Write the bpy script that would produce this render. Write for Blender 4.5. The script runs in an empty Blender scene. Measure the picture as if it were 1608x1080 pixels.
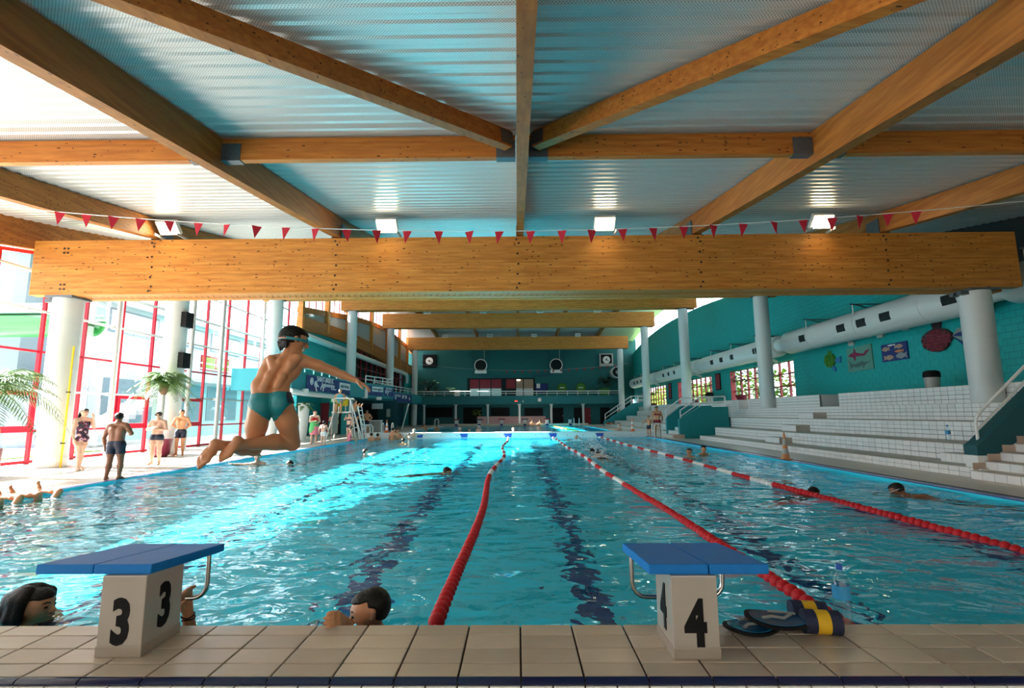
import bpy, bmesh, math, random
import numpy as np
from mathutils import Vector, Matrix
random.seed(7); rng = np.random.default_rng(7)
SC = bpy.context.scene
COL = SC.collection
PI = math.pi

# ---------------------------------------------------------------- camera, sky, sun, exposure
CAM_H = 1.27
def _axes(yaw=0.573, pitch=7.83, roll=0.35):
    y, p, r = (math.radians(a) for a in (yaw, pitch, roll))
    f = Vector((-math.sin(y)*math.cos(p), math.cos(y)*math.cos(p), math.sin(p)))
    rt = Vector((math.cos(y), math.sin(y), 0))
    up = rt.cross(f)
    return f, (math.cos(r)*rt - math.sin(r)*up), (math.sin(r)*rt + math.cos(r)*up)
CF, CR, CU = _axes()
cd = bpy.data.cameras.new('camera'); co = bpy.data.objects.new('camera', cd); COL.objects.link(co)
cd.sensor_width = 36; cd.lens = 800/1608*36; cd.clip_end = 500; cd.clip_start = 0.05
co.matrix_world = Matrix(((CR.x, CU.x, -CF.x, 0), (CR.y, CU.y, -CF.y, 0), (CR.z, CU.z, -CF.z, CAM_H), (0, 0, 0, 1)))
SC.camera = co
def _ray(px, py): return CF + CR*((px-804)/800) - CU*((py-540)/800)
def atz(px, py, z): r = _ray(px, py); return Vector((0,0,CAM_H)) + r*((z-CAM_H)/r.z)
def aty(px, py, y): r = _ray(px, py); return Vector((0,0,CAM_H)) + r*(y/r.y)
def atx(px, py, x): r = _ray(px, py); return Vector((0,0,CAM_H)) + r*(x/r.x)

W = bpy.data.worlds.new('sky'); SC.world = W; W.use_nodes = True
_b = W.node_tree.nodes['Background']
_b.inputs[0].default_value = (0.90, 0.95, 1.0, 1); _b.inputs[1].default_value = 4.3
sd = bpy.data.lights.new('sun', 'SUN'); sd.energy = 55; sd.angle = math.radians(0.6); sd.color = (1.0, 0.96, 0.9)
so = bpy.data.objects.new('sun', sd); COL.objects.link(so)
SUN_DIR = Vector((math.cos(math.radians(33)), -0.12, -math.sin(math.radians(33)))).normalized()
sd.cycles.is_caustics_light = True
so.rotation_euler = SUN_DIR.to_track_quat('-Z', 'Y').to_euler(); so.location = (-40, 10, 30)
vs = SC.view_settings
vs.view_transform = 'Standard'; vs.look = 'None'; vs.gamma = 1; vs.use_curve_mapping = False; vs.exposure = 0.42
cy = SC.cycles
cy.max_bounces = 10; cy.diffuse_bounces = 5; cy.glossy_bounces = 4; cy.transmission_bounces = 6; cy.transparent_max_bounces = 12
cy.caustics_reflective = False; cy.caustics_refractive = True; cy.sample_clamp_indirect = 16.0; cy.use_denoising = True
cy.blur_glossy = 0.5

# ---------------------------------------------------------------- materials
MATS = {}
def _new(name):
    m = bpy.data.materials.new(name); m.use_nodes = True
    nt = m.node_tree; nt.nodes.clear()
    out = nt.nodes.new('ShaderNodeOutputMaterial')
    return m, nt, out
def N(nt, kind, **kw):
    n = nt.nodes.new(kind)
    for k, v in kw.items():
        if k[0] == 'i' and k[1:].isdigit(): n.inputs[int(k[1:])].default_value = v
        else: setattr(n, k, v)
    return n
def c4(c): return (c[0], c[1], c[2], 1)
def plain(name, col, rough=0.5, metal=0.0, vary=0.08, scale=6.0, bump=0.0, bscale=40.0, spec=0.5, coat=0.0, sss=0.0):
    """one colour with a little noise in tone and optional fine relief"""
    m, nt, out = _new(name)
    p = N(nt, 'ShaderNodeBsdfPrincipled'); nt.links.new(p.outputs[0], out.inputs[0])
    p.inputs['Roughness'].default_value = rough; p.inputs['Metallic'].default_value = metal
    p.inputs['Specular IOR Level'].default_value = spec; p.inputs['Coat Weight'].default_value = coat
    if sss: p.inputs['Subsurface Weight'].default_value = sss; p.inputs['Subsurface Radius'].default_value = (0.02, 0.008, 0.004)
    tc = N(nt, 'ShaderNodeTexCoord')
    nz = N(nt, 'ShaderNodeTexNoise'); nz.inputs['Scale'].default_value = scale; nz.inputs['Detail'].default_value = 3
    nt.links.new(tc.outputs['Object'], nz.inputs['Vector'])
    mx = N(nt, 'ShaderNodeMix', data_type='RGBA')
    mx.inputs[6].default_value = c4([max(0, x*(1-vary)) for x in col]); mx.inputs[7].default_value = c4([min(1, x*(1+vary)) for x in col])
    nt.links.new(nz.outputs[0], mx.inputs[0]); nt.links.new(mx.outputs[2], p.inputs['Base Color'])
    if bump:
        n2 = N(nt, 'ShaderNodeTexNoise'); n2.inputs['Scale'].default_value = bscale
        nt.links.new(tc.outputs['Object'], n2.inputs['Vector'])
        b = N(nt, 'ShaderNodeBump'); b.inputs['Strength'].default_value = bump; b.inputs['Distance'].default_value = 0.01
        nt.links.new(n2.outputs[0], b.inputs['Height']); nt.links.new(b.outputs[0], p.inputs['Normal'])
    MATS[name] = m; return m
def wood(name, axis, light, dark, knot=(0.05, 0.015, 0.004), ks=1.0):
    """glulam: long grain, thin lamella lines and dark dashes of knots along one axis"""
    m, nt, out = _new(name)
    p = N(nt, 'ShaderNodeBsdfPrincipled'); nt.links.new(p.outputs[0], out.inputs[0])
    p.inputs['Roughness'].default_value = 0.5; p.inputs['Specular IOR Level'].default_value = 0.3
    tc = N(nt, 'ShaderNodeTexCoord'); mp = N(nt, 'ShaderNodeMapping'); nt.links.new(tc.outputs['Object'], mp.inputs[0])
    s = [1, 1, 1]; s['xyz'.index(axis)] = 0.1; mp.inputs['Scale'].default_value = s
    g = N(nt, 'ShaderNodeTexNoise'); g.inputs['Scale'].default_value = 18; g.inputs['Detail'].default_value = 4
    nt.links.new(mp.outputs[0], g.inputs['Vector'])
    mx = N(nt, 'ShaderNodeMix', data_type='RGBA'); mx.inputs[6].default_value = c4(dark); mx.inputs[7].default_value = c4(light)
    cr = N(nt, 'ShaderNodeMapRange'); cr.inputs[1].default_value = 0.3; cr.inputs[2].default_value = 0.7
    nt.links.new(g.outputs[0], cr.inputs[0]); nt.links.new(cr.outputs[0], mx.inputs[0])
    # lamella bands
    sx = N(nt, 'ShaderNodeSeparateXYZ'); nt.links.new(tc.outputs['Object'], sx.inputs[0])
    ml = N(nt, 'ShaderNodeMath', operation='MULTIPLY', i1=24.0); nt.links.new(sx.outputs[2], ml.inputs[0])
    fl = N(nt, 'ShaderNodeMath', operation='FLOOR'); nt.links.new(ml.outputs[0], fl.inputs[0])
    wn = N(nt, 'ShaderNodeTexWhiteNoise', noise_dimensions='1D'); nt.links.new(fl.outputs[0], wn.inputs['W'])
    mr = N(nt, 'ShaderNodeMapRange'); mr.inputs[3].default_value = 0.85; mr.inputs[4].default_value = 1.08
    nt.links.new(wn.outputs[0], mr.inputs[0])
    m2 = N(nt, 'ShaderNodeVectorMath', operation='SCALE'); nt.links.new(mx.outputs[2], m2.inputs[0]); nt.links.new(mr.outputs[0], m2.inputs['Scale'])
    # knots
    mk = N(nt, 'ShaderNodeMapping'); s2 = [19.0*ks]*3; s2['xyz'.index(axis)] = 6.5*ks; mk.inputs['Scale'].default_value = s2
    nt.links.new(tc.outputs['Object'], mk.inputs[0])
    vo = N(nt, 'ShaderNodeTexVoronoi'); vo.inputs['Scale'].default_value = 1.0; nd = N(nt, 'ShaderNodeTexNoise'); nd.inputs['Scale'].default_value = 4.0; nt.links.new(mk.outputs[0], nd.inputs['Vector']); vm = N(nt, 'ShaderNodeVectorMath', operation='SCALE'); vm.inputs['Scale'].default_value = 0.35; nt.links.new(nd.outputs['Color'], vm.inputs[0]); va = N(nt, 'ShaderNodeVectorMath', operation='ADD'); nt.links.new(mk.outputs[0], va.inputs[0]); nt.links.new(vm.outputs[0], va.inputs[1]); nt.links.new(va.outputs[0], vo.inputs['Vector'])
    sc = N(nt, 'ShaderNodeSeparateColor'); nt.links.new(vo.outputs['Color'], sc.inputs[0])
    th = N(nt, 'ShaderNodeMapRange'); th.inputs[1].default_value = 0.45; th.inputs[2].default_value = 1.0; th.inputs[3].default_value = 0.0; th.inputs[4].default_value = 0.27
    nt.links.new(sc.outputs[0], th.inputs[0])
    lt = N(nt, 'ShaderNodeMath', operation='LESS_THAN'); nt.links.new(vo.outputs['Distance'], lt.inputs[0]); nt.links.new(th.outputs[0], lt.inputs[1])
    m3 = N(nt, 'ShaderNodeMix', data_type='RGBA'); m3.inputs[7].default_value = c4(knot)
    nt.links.new(lt.outputs[0], m3.inputs[0]); nt.links.new(m2.outputs[0], m3.inputs[6]); nt.links.new(m3.outputs[2], p.inputs['Base Color'])
    MATS[name] = m; return m

plain('white_paint', (0.78, 0.78, 0.76), 0.45)
plain('column_paint', (0.62, 0.66, 0.66), 0.5, vary=0.04)
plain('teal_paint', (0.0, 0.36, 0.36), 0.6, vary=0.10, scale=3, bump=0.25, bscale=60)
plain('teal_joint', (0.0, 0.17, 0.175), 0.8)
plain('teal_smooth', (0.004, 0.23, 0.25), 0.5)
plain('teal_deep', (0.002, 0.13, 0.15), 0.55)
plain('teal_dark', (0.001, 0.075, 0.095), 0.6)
plain('cyan_panel', (0.04, 0.42, 0.52), 0.5)
plain('red_paint', (0.34, 0.002, 0.016), 0.45, spec=0.3)
plain('red_dark', (0.25, 0.005, 0.02), 0.5)
plain('galvanised', (0.42, 0.43, 0.42), 0.45, metal=0.5, vary=0.2, scale=25)
plain('bracket_steel', (0.13, 0.15, 0.17), 0.45, metal=0.6, vary=0.25, scale=20)
plain('black', (0.006, 0.006, 0.007), 0.6, spec=0.15)
plain('dark_void', (0.006, 0.01, 0.012), 0.9)
plain('bolt', (0.05, 0.03, 0.02), 0.5, metal=0.4)
plain('navy_tile', (0.008, 0.012, 0.06), 0.15)
plain('grout', (0.028, 0.018, 0.012), 0.85)
plain('grout_light', (0.06, 0.06, 0.065), 0.85)
plain('tile_beige', (0.56, 0.46, 0.345), 0.30, vary=0.14, scale=5, bump=0.03, bscale=25)
plain('tile_beige_b', (0.50, 0.41, 0.31), 0.32, vary=0.14, scale=5, bump=0.03, bscale=25)
plain('tile_beige_c', (0.60, 0.50, 0.385), 0.28, vary=0.14, scale=5, bump=0.03, bscale=25)
plain('tile_white', (0.86, 0.86, 0.85), 0.2, vary=0.04)
plain('tile_white_b', (0.80, 0.80, 0.79), 0.22, vary=0.05)
plain('tile_tread', (0.48, 0.44, 0.37), 0.5, vary=0.1)
plain('tile_step', (0.55, 0.40, 0.31), 0.4, vary=0.1)
plain('blue_tile', (0.01, 0.08, 0.42), 0.2)
plain('pool_tile', (0.03, 0.76, 0.98), 0.5, vary=0.05)
plain('pool_line', (0.003, 0.045, 0.22), 0.5)
plain('block_blue', (0.002, 0.175, 0.56), 0.55, vary=0.10, scale=8, bump=0.15, bscale=180, spec=0.25)
plain('steel', (0.62, 0.62, 0.60), 0.22, metal=1.0)
plain('float_red', (0.58, 0.014, 0.022), 0.5, vary=0.1, spec=0.3)
plain('float_white', (0.80, 0.78, 0.76), 0.35)
plain('flag_red', (0.48, 0.006, 0.03), 0.7)
plain('cord_white', (0.8, 0.8, 0.8), 0.7)
plain('pink_wall', (0.75, 0.45, 0.45), 0.6)
plain('paving', (0.52, 0.50, 0.47), 0.8, vary=0.1)
plain('facade_white', (0.50, 0.53, 0.57), 0.8)
plain('facade_grey', (0.17, 0.21, 0.26), 0.7)
plain('slide_green', (0.03, 0.26, 0.05), 0.35)
plain('slide_pale', (0.25, 0.55, 0.42), 0.35)
plain('leaf', (0.06, 0.16, 0.02), 0.5, vary=0.5, scale=3)
plain('leaf_dark', (0.012, 0.045, 0.012), 0.5, vary=0.5, scale=3)
plain('leaf_bright', (0.22, 0.34, 0.05), 0.6, vary=0.5, scale=2)
plain('grass', (0.20, 0.34, 0.08), 0.9, vary=0.3)
plain('bark', (0.14, 0.09, 0.05), 0.9, vary=0.4, scale=20, bump=0.5)
plain('plum_pot', (0.16, 0.012, 0.035), 0.35)
plain('yellow', (0.80, 0.60, 0.02), 0.4)
plain('orange_cone', (0.80, 0.16, 0.03), 0.45)
plain('cone_old', (0.62, 0.24, 0.09), 0.6)
plain('navy_banner', (0.008, 0.03, 0.16), 0.55)
plain('panel_grey', (0.34, 0.35, 0.33), 0.7)
plain('bin_grey', (0.40, 0.40, 0.37), 0.5)
plain('duct_white', (0.66, 0.68, 0.67), 0.35, vary=0.04)
plain('dark_timber', (0.05, 0.02, 0.01), 0.7)
plain('skin_tan', (0.58, 0.26, 0.125), 0.42, vary=0.10, sss=0.08)
plain('skin_dark', (0.22, 0.085, 0.04), 0.45, vary=0.12)
plain('skin_pale', (0.66, 0.40, 0.29), 0.5, vary=0.08)
plain('hair_black', (0.006, 0.0045, 0.004), 0.45, spec=0.25, vary=0.3, scale=60, bump=0.6, bscale=120)
plain('hair_brown', (0.030, 0.014, 0.007), 0.45, spec=0.25, vary=0.3, scale=60, bump=0.6, bscale=120)
plain('trunk_teal', (0.006, 0.22, 0.26), 0.45, vary=0.06, bump=0.15, bscale=30)
plain('trunk_navy', (0.006, 0.012, 0.035), 0.6)
plain('cloth_white', (0.8, 0.8, 0.78), 0.8)
plain('cloth_red', (0.5, 0.02, 0.02), 0.8)
plain('cloth_green', (0.10, 0.50, 0.16), 0.8)
plain('cloth_pink', (0.75, 0.22, 0.28), 0.8)
plain('cloth_cyan', (0.10, 0.50, 0.62), 0.8)
plain('cap_blue', (0.02, 0.12, 0.55), 0.4)
plain('cap_white', (0.8, 0.8, 0.8), 0.4)
plain('foam_white', (0.9, 0.95, 0.97), 0.6)
plain('lens_blue', (0.05, 0.42, 0.55), 0.15)
plain('sole_blue', (0.01, 0.07, 0.19), 0.6)
plain('print_grey', (0.25, 0.28, 0.28), 0.6)
plain('foam_navy', (0.008, 0.014, 0.05), 0.7, bump=0.3, bscale=200)
plain('foam_yellow', (0.74, 0.44, 0.012), 0.7, bump=0.3, bscale=200)
plain('ink_white', (0.82, 0.84, 0.86), 0.6)
plain('ink_dark', (0.01, 0.03, 0.05), 0.6)
plain('ink_navy', (0.01, 0.04, 0.12), 0.6)
plain('mural_green', (0.10, 0.30, 0.24), 0.7, vary=0.35, scale=14)
plain('mural_blue', (0.006, 0.022, 0.16), 0.6)
plain('mural_shark', (0.22, 0.012, 0.07), 0.6, vary=0.3)
plain('mural_grey', (0.05, 0.13, 0.13), 0.6, vary=0.4, scale=12)
plain('fish_sand', (0.42, 0.28, 0.20), 0.6, vary=0.3, scale=20)
plain('fish_red', (0.17, 0.004, 0.02), 0.5, vary=0.7, scale=9)
plain('fish_red_b', (0.022, 0.002, 0.006), 0.6)
plain('turtle_green', (0.04, 0.20, 0.01), 0.6, vary=0.5, scale=12)
plain('turtle_blue', (0.02, 0.17, 0.42), 0.6)
wood('glulam_x', 'x', (0.64, 0.275, 0.055), (0.46, 0.165, 0.026))
wood('glulam_y', 'y', (0.42, 0.155, 0.030), (0.28, 0.09, 0.014), ks=1.3)
wood('purlin_wood', 'x', (0.58, 0.22, 0.04), (0.40, 0.12, 0.018), ks=1.3)

def emit(name, col, strength):
    m, nt, out = _new(name); e = N(nt, 'ShaderNodeEmission'); e.inputs[0].default_value = c4(col); e.inputs[1].default_value = strength
    nt.links.new(e.outputs[0], out.inputs[0]); MATS[name] = m
emit('lamp_face', (1, 0.80, 0.50), 26)
emit('led_red', (1, 0.05, 0.03), 6)
emit('bulb_warm', (1, 0.8, 0.5), 8)
emit('exit_green', (0.02, 0.5, 0.15), 0.6)

def glass(name, tint=(1, 1, 1), gloss=1.0):
    m, nt, out = _new(name)
    t = N(nt, 'ShaderNodeBsdfTransparent'); t.inputs[0].default_value = c4(tint)
    g = N(nt, 'ShaderNodeBsdfGlossy'); g.inputs['Roughness'].default_value = 0.02
    f = N(nt, 'ShaderNodeLayerWeight'); f.inputs[0].default_value = 0.25
    mu = N(nt, 'ShaderNodeMath', operation='MULTIPLY', i1=gloss); pw = N(nt, 'ShaderNodeMath', operation='POWER', i1=2.2); nt.links.new(f.outputs[1], pw.inputs[0]); ad = N(nt, 'ShaderNodeMath', operation='ADD', i1=0.04); nt.links.new(pw.outputs[0], ad.inputs[0]); nt.links.new(ad.outputs[0], mu.inputs[0])
    mx = N(nt, 'ShaderNodeMixShader'); nt.links.new(mu.outputs[0], mx.inputs[0]); nt.links.new(t.outputs[0], mx.inputs[1]); nt.links.new(g.outputs[0], mx.inputs[2])
    nt.links.new(mx.outputs[0], out.inputs[0]); MATS[name] = m
glass('window_glass', (0.96, 0.98, 0.99), 0.6)
glass('dark_glass', (0.10, 0.12, 0.13), 1.0)
glass('bottle_clear', (0.93, 0.96, 0.98), 1.4)

def ceiling_mat():
    """perforated, off-white, slightly satin metal deck"""
    m, nt, out = _new('metal_deck')
    p = N(nt, 'ShaderNodeBsdfPrincipled'); nt.links.new(p.outputs[0], out.inputs[0])
    p.inputs['Roughness'].default_value = 0.32; p.inputs['Metallic'].default_value = 0.25
    tc = N(nt, 'ShaderNodeTexCoord'); sx = N(nt, 'ShaderNodeSeparateXYZ'); nt.links.new(tc.outputs['Object'], sx.inputs[0])
    k = 2*PI/0.034
    prod = None
    for i in (0, 1):
        a = N(nt, 'ShaderNodeMath', operation='MULTIPLY', i1=k); nt.links.new(sx.outputs[i], a.inputs[0])
        s = N(nt, 'ShaderNodeMath', operation='SINE'); nt.links.new(a.outputs[0], s.inputs[0])
        if prod is None: prod = s
        else:
            q = N(nt, 'ShaderNodeMath', operation='MULTIPLY'); nt.links.new(prod.outputs[0], q.inputs[0]); nt.links.new(s.outputs[0], q.inputs[1]); prod = q
    mr = N(nt, 'ShaderNodeMapRange'); mr.inputs[1].default_value = 0.25; mr.inputs[2].default_value = 0.55
    nt.links.new(prod.outputs[0], mr.inputs[0])
    mx = N(nt, 'ShaderNodeMix', data_type='RGBA'); mx.inputs[6].default_value = (0.70, 0.70, 0.69, 1); mx.inputs[7].default_value = (0.24, 0.25, 0.26, 1)
    nt.links.new(mr.outputs[0], mx.inputs[0]); nt.links.new(mx.outputs[2], p.inputs['Base Color'])
    MATS['metal_deck'] = m
ceiling_mat()

def water_mat():
    m, nt, out = _new('pool_water')
    g = N(nt, 'ShaderNodeBsdfGlass'); g.inputs['IOR'].default_value = 1.33; g.inputs['Roughness'].default_value = 0.0
    g.inputs['Color'].default_value = (0.82, 0.98, 1.0, 1)
    tc = N(nt, 'ShaderNodeTexCoord')
    h = None
    for sc, st, dist in ((1.3, 1.0, 1.0), (3.6, 0.52, 0.8), (10.0, 0.06, 0.4)):
        mp = N(nt, 'ShaderNodeMapping'); mp.inputs['Scale'].default_value = (sc*0.7, sc, sc); nt.links.new(tc.outputs['Object'], mp.inputs[0])
        n = N(nt, 'ShaderNodeTexNoise'); n.inputs['Scale'].default_value = 1; n.inputs['Detail'].default_value = 1.5; n.inputs['Distortion'].default_value = dist
        nt.links.new(mp.outputs[0], n.inputs['Vector'])
        mu = N(nt, 'ShaderNodeMath', operation='MULTIPLY', i1=st); nt.links.new(n.outputs[0], mu.inputs[0])
        if h is None: h = mu
        else:
            ad = N(nt, 'ShaderNodeMath', operation='ADD'); nt.links.new(h.outputs[0], ad.inputs[0]); nt.links.new(mu.outputs[0], ad.inputs[1]); h = ad
    b = N(nt, 'ShaderNodeBump'); b.inputs['Strength'].default_value = 1.0; b.inputs['Distance'].default_value = 0.115
    nt.links.new(h.outputs[0], b.inputs['Height']); nt.links.new(b.outputs[0], g.inputs['Normal'])
    nt.links.new(g.outputs[0], out.inputs[0])
    MATS['pool_water'] = m
water_mat()

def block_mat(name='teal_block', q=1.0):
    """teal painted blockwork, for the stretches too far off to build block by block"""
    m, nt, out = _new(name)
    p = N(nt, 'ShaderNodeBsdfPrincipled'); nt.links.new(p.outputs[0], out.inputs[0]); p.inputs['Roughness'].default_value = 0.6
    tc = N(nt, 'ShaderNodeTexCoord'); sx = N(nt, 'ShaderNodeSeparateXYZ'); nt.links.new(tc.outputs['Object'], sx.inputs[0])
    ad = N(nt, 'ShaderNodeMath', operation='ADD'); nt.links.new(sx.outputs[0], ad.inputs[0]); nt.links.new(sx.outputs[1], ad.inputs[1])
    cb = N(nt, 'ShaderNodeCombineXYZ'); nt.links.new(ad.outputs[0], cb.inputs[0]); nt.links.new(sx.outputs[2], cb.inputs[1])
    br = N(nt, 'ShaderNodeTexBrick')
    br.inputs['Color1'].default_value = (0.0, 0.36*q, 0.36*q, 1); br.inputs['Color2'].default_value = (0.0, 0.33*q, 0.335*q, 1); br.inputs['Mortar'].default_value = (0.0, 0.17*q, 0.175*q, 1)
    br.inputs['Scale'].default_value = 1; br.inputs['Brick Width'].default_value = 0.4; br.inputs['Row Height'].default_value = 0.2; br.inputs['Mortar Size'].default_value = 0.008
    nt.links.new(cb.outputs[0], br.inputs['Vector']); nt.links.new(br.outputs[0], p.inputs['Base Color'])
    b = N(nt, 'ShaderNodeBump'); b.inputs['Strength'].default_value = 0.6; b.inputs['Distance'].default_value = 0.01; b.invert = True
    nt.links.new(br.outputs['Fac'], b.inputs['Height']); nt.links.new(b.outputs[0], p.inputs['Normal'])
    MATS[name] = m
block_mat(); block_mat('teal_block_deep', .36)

def deck_mat():
    """small beige anti-slip tiles of the pool deck: too foreshortened to pick apart"""
    m, nt, out = _new('deck_tile')
    p = N(nt, 'ShaderNodeBsdfPrincipled'); nt.links.new(p.outputs[0], out.inputs[0]); p.inputs['Roughness'].default_value = 0.35
    tc = N(nt, 'ShaderNodeTexCoord')
    br = N(nt, 'ShaderNodeTexBrick'); br.offset = 0
    br.inputs['Color1'].default_value = (0.62, 0.56, 0.48, 1); br.inputs['Color2'].default_value = (0.56, 0.50, 0.42, 1); br.inputs['Mortar'].default_value = (0.33, 0.29, 0.25, 1)
    br.inputs['Scale'].default_value = 1; br.inputs['Brick Width'].default_value = 0.25; br.inputs['Row Height'].default_value = 0.25; br.inputs['Mortar Size'].default_value = 0.006
    nt.links.new(tc.outputs['Object'], br.inputs['Vector']); nt.links.new(br.outputs[0], p.inputs['Base Color'])
    MATS['deck_tile'] = m
deck_mat()

# ---------------------------------------------------------------- mesh helpers
class MB:
    def __init__(self): self.v = []; self.f = []
    def add(self, vs, fs):
        o = len(self.v); self.v += [tuple(v) for v in vs]; self.f += [tuple(i+o for i in f) for f in fs]; return self
    def box(self, x0, x1, y0, y1, z0, z1):
        return self.add([(x0,y0,z0),(x1,y0,z0),(x1,y1,z0),(x0,y1,z0),(x0,y0,z1),(x1,y0,z1),(x1,y1,z1),(x0,y1,z1)],
                        [(0,3,2,1),(4,5,6,7),(0,1,5,4),(1,2,6,5),(2,3,7,6),(3,0,4,7)])
    def hexa(self, p): return self.add(p, [(0,3,2,1),(4,5,6,7),(0,1,5,4),(1,2,6,5),(2,3,7,6),(3,0,4,7)])
    def bar(self, a, b, w, h, up=(0,0,1)):
        """rectangular bar from a to b, w across, h along up"""
        a = Vector(a); b = Vector(b); d = (b-a).normalized(); s = d.cross(Vector(up)).normalized(); u = s.cross(d).normalized()
        return self.hexa([a-s*w/2-u*h/2, a+s*w/2-u*h/2, b+s*w/2-u*h/2, b-s*w/2-u*h/2, a-s*w/2+u*h/2, a+s*w/2+u*h/2, b+s*w/2+u*h/2, b-s*w/2+u*h/2])
    def tube(self, pts, r, n=8, closed=False):
        pts = [Vector(p) for p in pts]; m = len(pts); rr = r if hasattr(r, '__len__') else [r]*m
        ref = None; rings = []
        for i, p in enumerate(pts):
            d = (pts[min(i+1, m-1)] - pts[max(i-1, 0)])
            if closed: d = pts[(i+1) % m] - pts[i-1]
            d.normalize()
            if ref is None: ref = d.orthogonal().normalized()
            ref = (ref - d*ref.dot(d)).normalized(); b = d.cross(ref)
            rings.append([p + (ref*math.cos(2*PI*k/n) + b*math.sin(2*PI*k/n))*rr[i] for k in range(n)])
        vs = [q for ring in rings for q in ring]; fs = []
        for i in range(m if closed else m-1):
            j = (i+1) % m
            for k in range(n): fs.append((i*n+k, i*n+(k+1) % n, j*n+(k+1) % n, j*n+k))
        if not closed: fs.append(tuple(range(n))[::-1]); fs.append(tuple((m-1)*n+k for k in range(n)))
        return self.add(vs, fs)
    def lathe(self, prof, c=(0,0,0), n=24, axis='z', cap=True):
        vs = []; fs = []; m = len(prof); cx, cy_, cz = c
        for r, h in prof:
            for k in range(n):
                a = 2*PI*k/n; u, w = r*math.cos(a), r*math.sin(a)
                vs.append((cx+u, cy_+w, cz+h) if axis == 'z' else (cx+u, cy_+h, cz+w) if axis == 'y' else (cx+h, cy_+u, cz+w))
        for i in range(m-1):
            for k in range(n): fs.append((i*n+k, i*n+(k+1) % n, (i+1)*n+(k+1) % n, (i+1)*n+k))
        if cap: fs.append(tuple(range(n))[::-1]); fs.append(tuple((m-1)*n+k for k in range(n)))
        return self.add(vs, fs)
    def prism(self, poly, a, b, frame=None):
        """polygon of 2D points extruded between a and b along the third axis; frame(u, v, t) -> xyz"""
        fr = frame or (lambda u, v, t: (u, v, t)); n = len(poly)
        return self.add([fr(u, v, a) for u, v in poly] + [fr(u, v, b) for u, v in poly],
                        [tuple(range(n))[::-1], tuple(range(n, 2*n))] + [(i, (i+1) % n, n+(i+1) % n, n+i) for i in range(n)])
    def build(self, name, mat, parent=None, smooth=False, bevel=0.0, loc=None):
        me = bpy.data.meshes.new(name); me.from_pydata(self.v, [], self.f); me.update()
        bm = bmesh.new(); bm.from_mesh(me); bmesh.ops.recalc_face_normals(bm, faces=bm.faces)
        if bevel: bmesh.ops.bevel(bm, geom=bm.edges[:], offset=bevel, segments=2, affect='EDGES', profile=0.6)
        bm.to_mesh(me); bm.free()
        if smooth: me.polygons.foreach_set('use_smooth', [True]*len(me.polygons)); me.set_sharp_from_angle(angle=math.radians(40))
        me.materials.append(MATS[mat] if isinstance(mat, str) else mat)
        o = bpy.data.objects.new(name, me); COL.objects.link(o)
        if parent is not None: o.parent = parent
        if loc is not None: o.location = loc
        return o
def inst(src, name, parent=None, loc=None, rot=None, mat=None, scale=None):
    """another object on the mesh of src"""
    o = bpy.data.objects.new(name, src.data); COL.objects.link(o)
    if parent is not None: o.parent = parent
    if loc is not None: o.location = loc
    if rot is not None: o.rotation_euler = rot
    if scale is not None: o.scale = scale
    if mat: o.material_slots[0].link = 'OBJECT'; o.material_slots[0].material = MATS[mat]
    return o
def tag(o, label=None, cat=None, group=None, kind=None):
    if label: o['label'] = label
    if cat: o['category'] = cat
    if group: o['group'] = group
    if kind: o['kind'] = kind
    return o
def thing(name, label, cat, loc=(0,0,0), rz=0, group=None):
    o = bpy.data.objects.new(name, None); COL.objects.link(o); o.location = loc; o.rotation_euler = (0,0,rz); o.empty_display_size = 0.1
    return tag(o, label, cat, group)
def struct(o): o['kind'] = 'structure'; return o
def copy_tree(o, parent=None):
    c = o.copy(); COL.objects.link(c); c.parent = parent
    for ch in o.children: copy_tree(ch, c)
    return c
def arc(c, r, a0, a1, n, u, v):
    c = Vector(c); u = Vector(u); v = Vector(v)
    return [c + u*r*math.cos(a0+(a1-a0)*i/n) + v*r*math.sin(a0+(a1-a0)*i/n) for i in range(n+1)]
def text_on(body, name, mat, size, origin, xdir, ydir, depth=0.006, parent=None, shear=0.0, align='CENTER', spacing=1.0, heavy=0.0, xs=1.0):
    """flat lettering as real thin geometry, standing on a surface"""
    cu = bpy.data.curves.new(name, 'FONT'); cu.body = body; cu.size = size; cu.extrude = depth/2; cu.align_x = align; cu.align_y = 'CENTER'; cu.shear = shear
    cu.space_character = spacing; cu.offset = heavy; cu.resolution_u = 3
    t = bpy.data.objects.new(name, cu); COL.objects.link(t)
    dg = bpy.context.evaluated_depsgraph_get(); me = bpy.data.meshes.new_from_object(t.evaluated_get(dg))
    bpy.data.objects.remove(t); bpy.data.curves.remove(cu)
    x = Vector(xdir).normalized(); y = Vector(ydir).normalized(); z = x.cross(y); x = x*xs
    M = Matrix(((x.x, y.x, z.x, origin[0]), (x.y, y.y, z.y, origin[1]), (x.z, y.z, z.z, origin[2]), (0,0,0,1)))
    me.transform(M); me.materials.clear(); me.materials.append(MATS[mat]); me.name = name
    o = bpy.data.objects.new(name, me); COL.objects.link(o)
    if parent is not None: o.parent = parent
    return o

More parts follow.
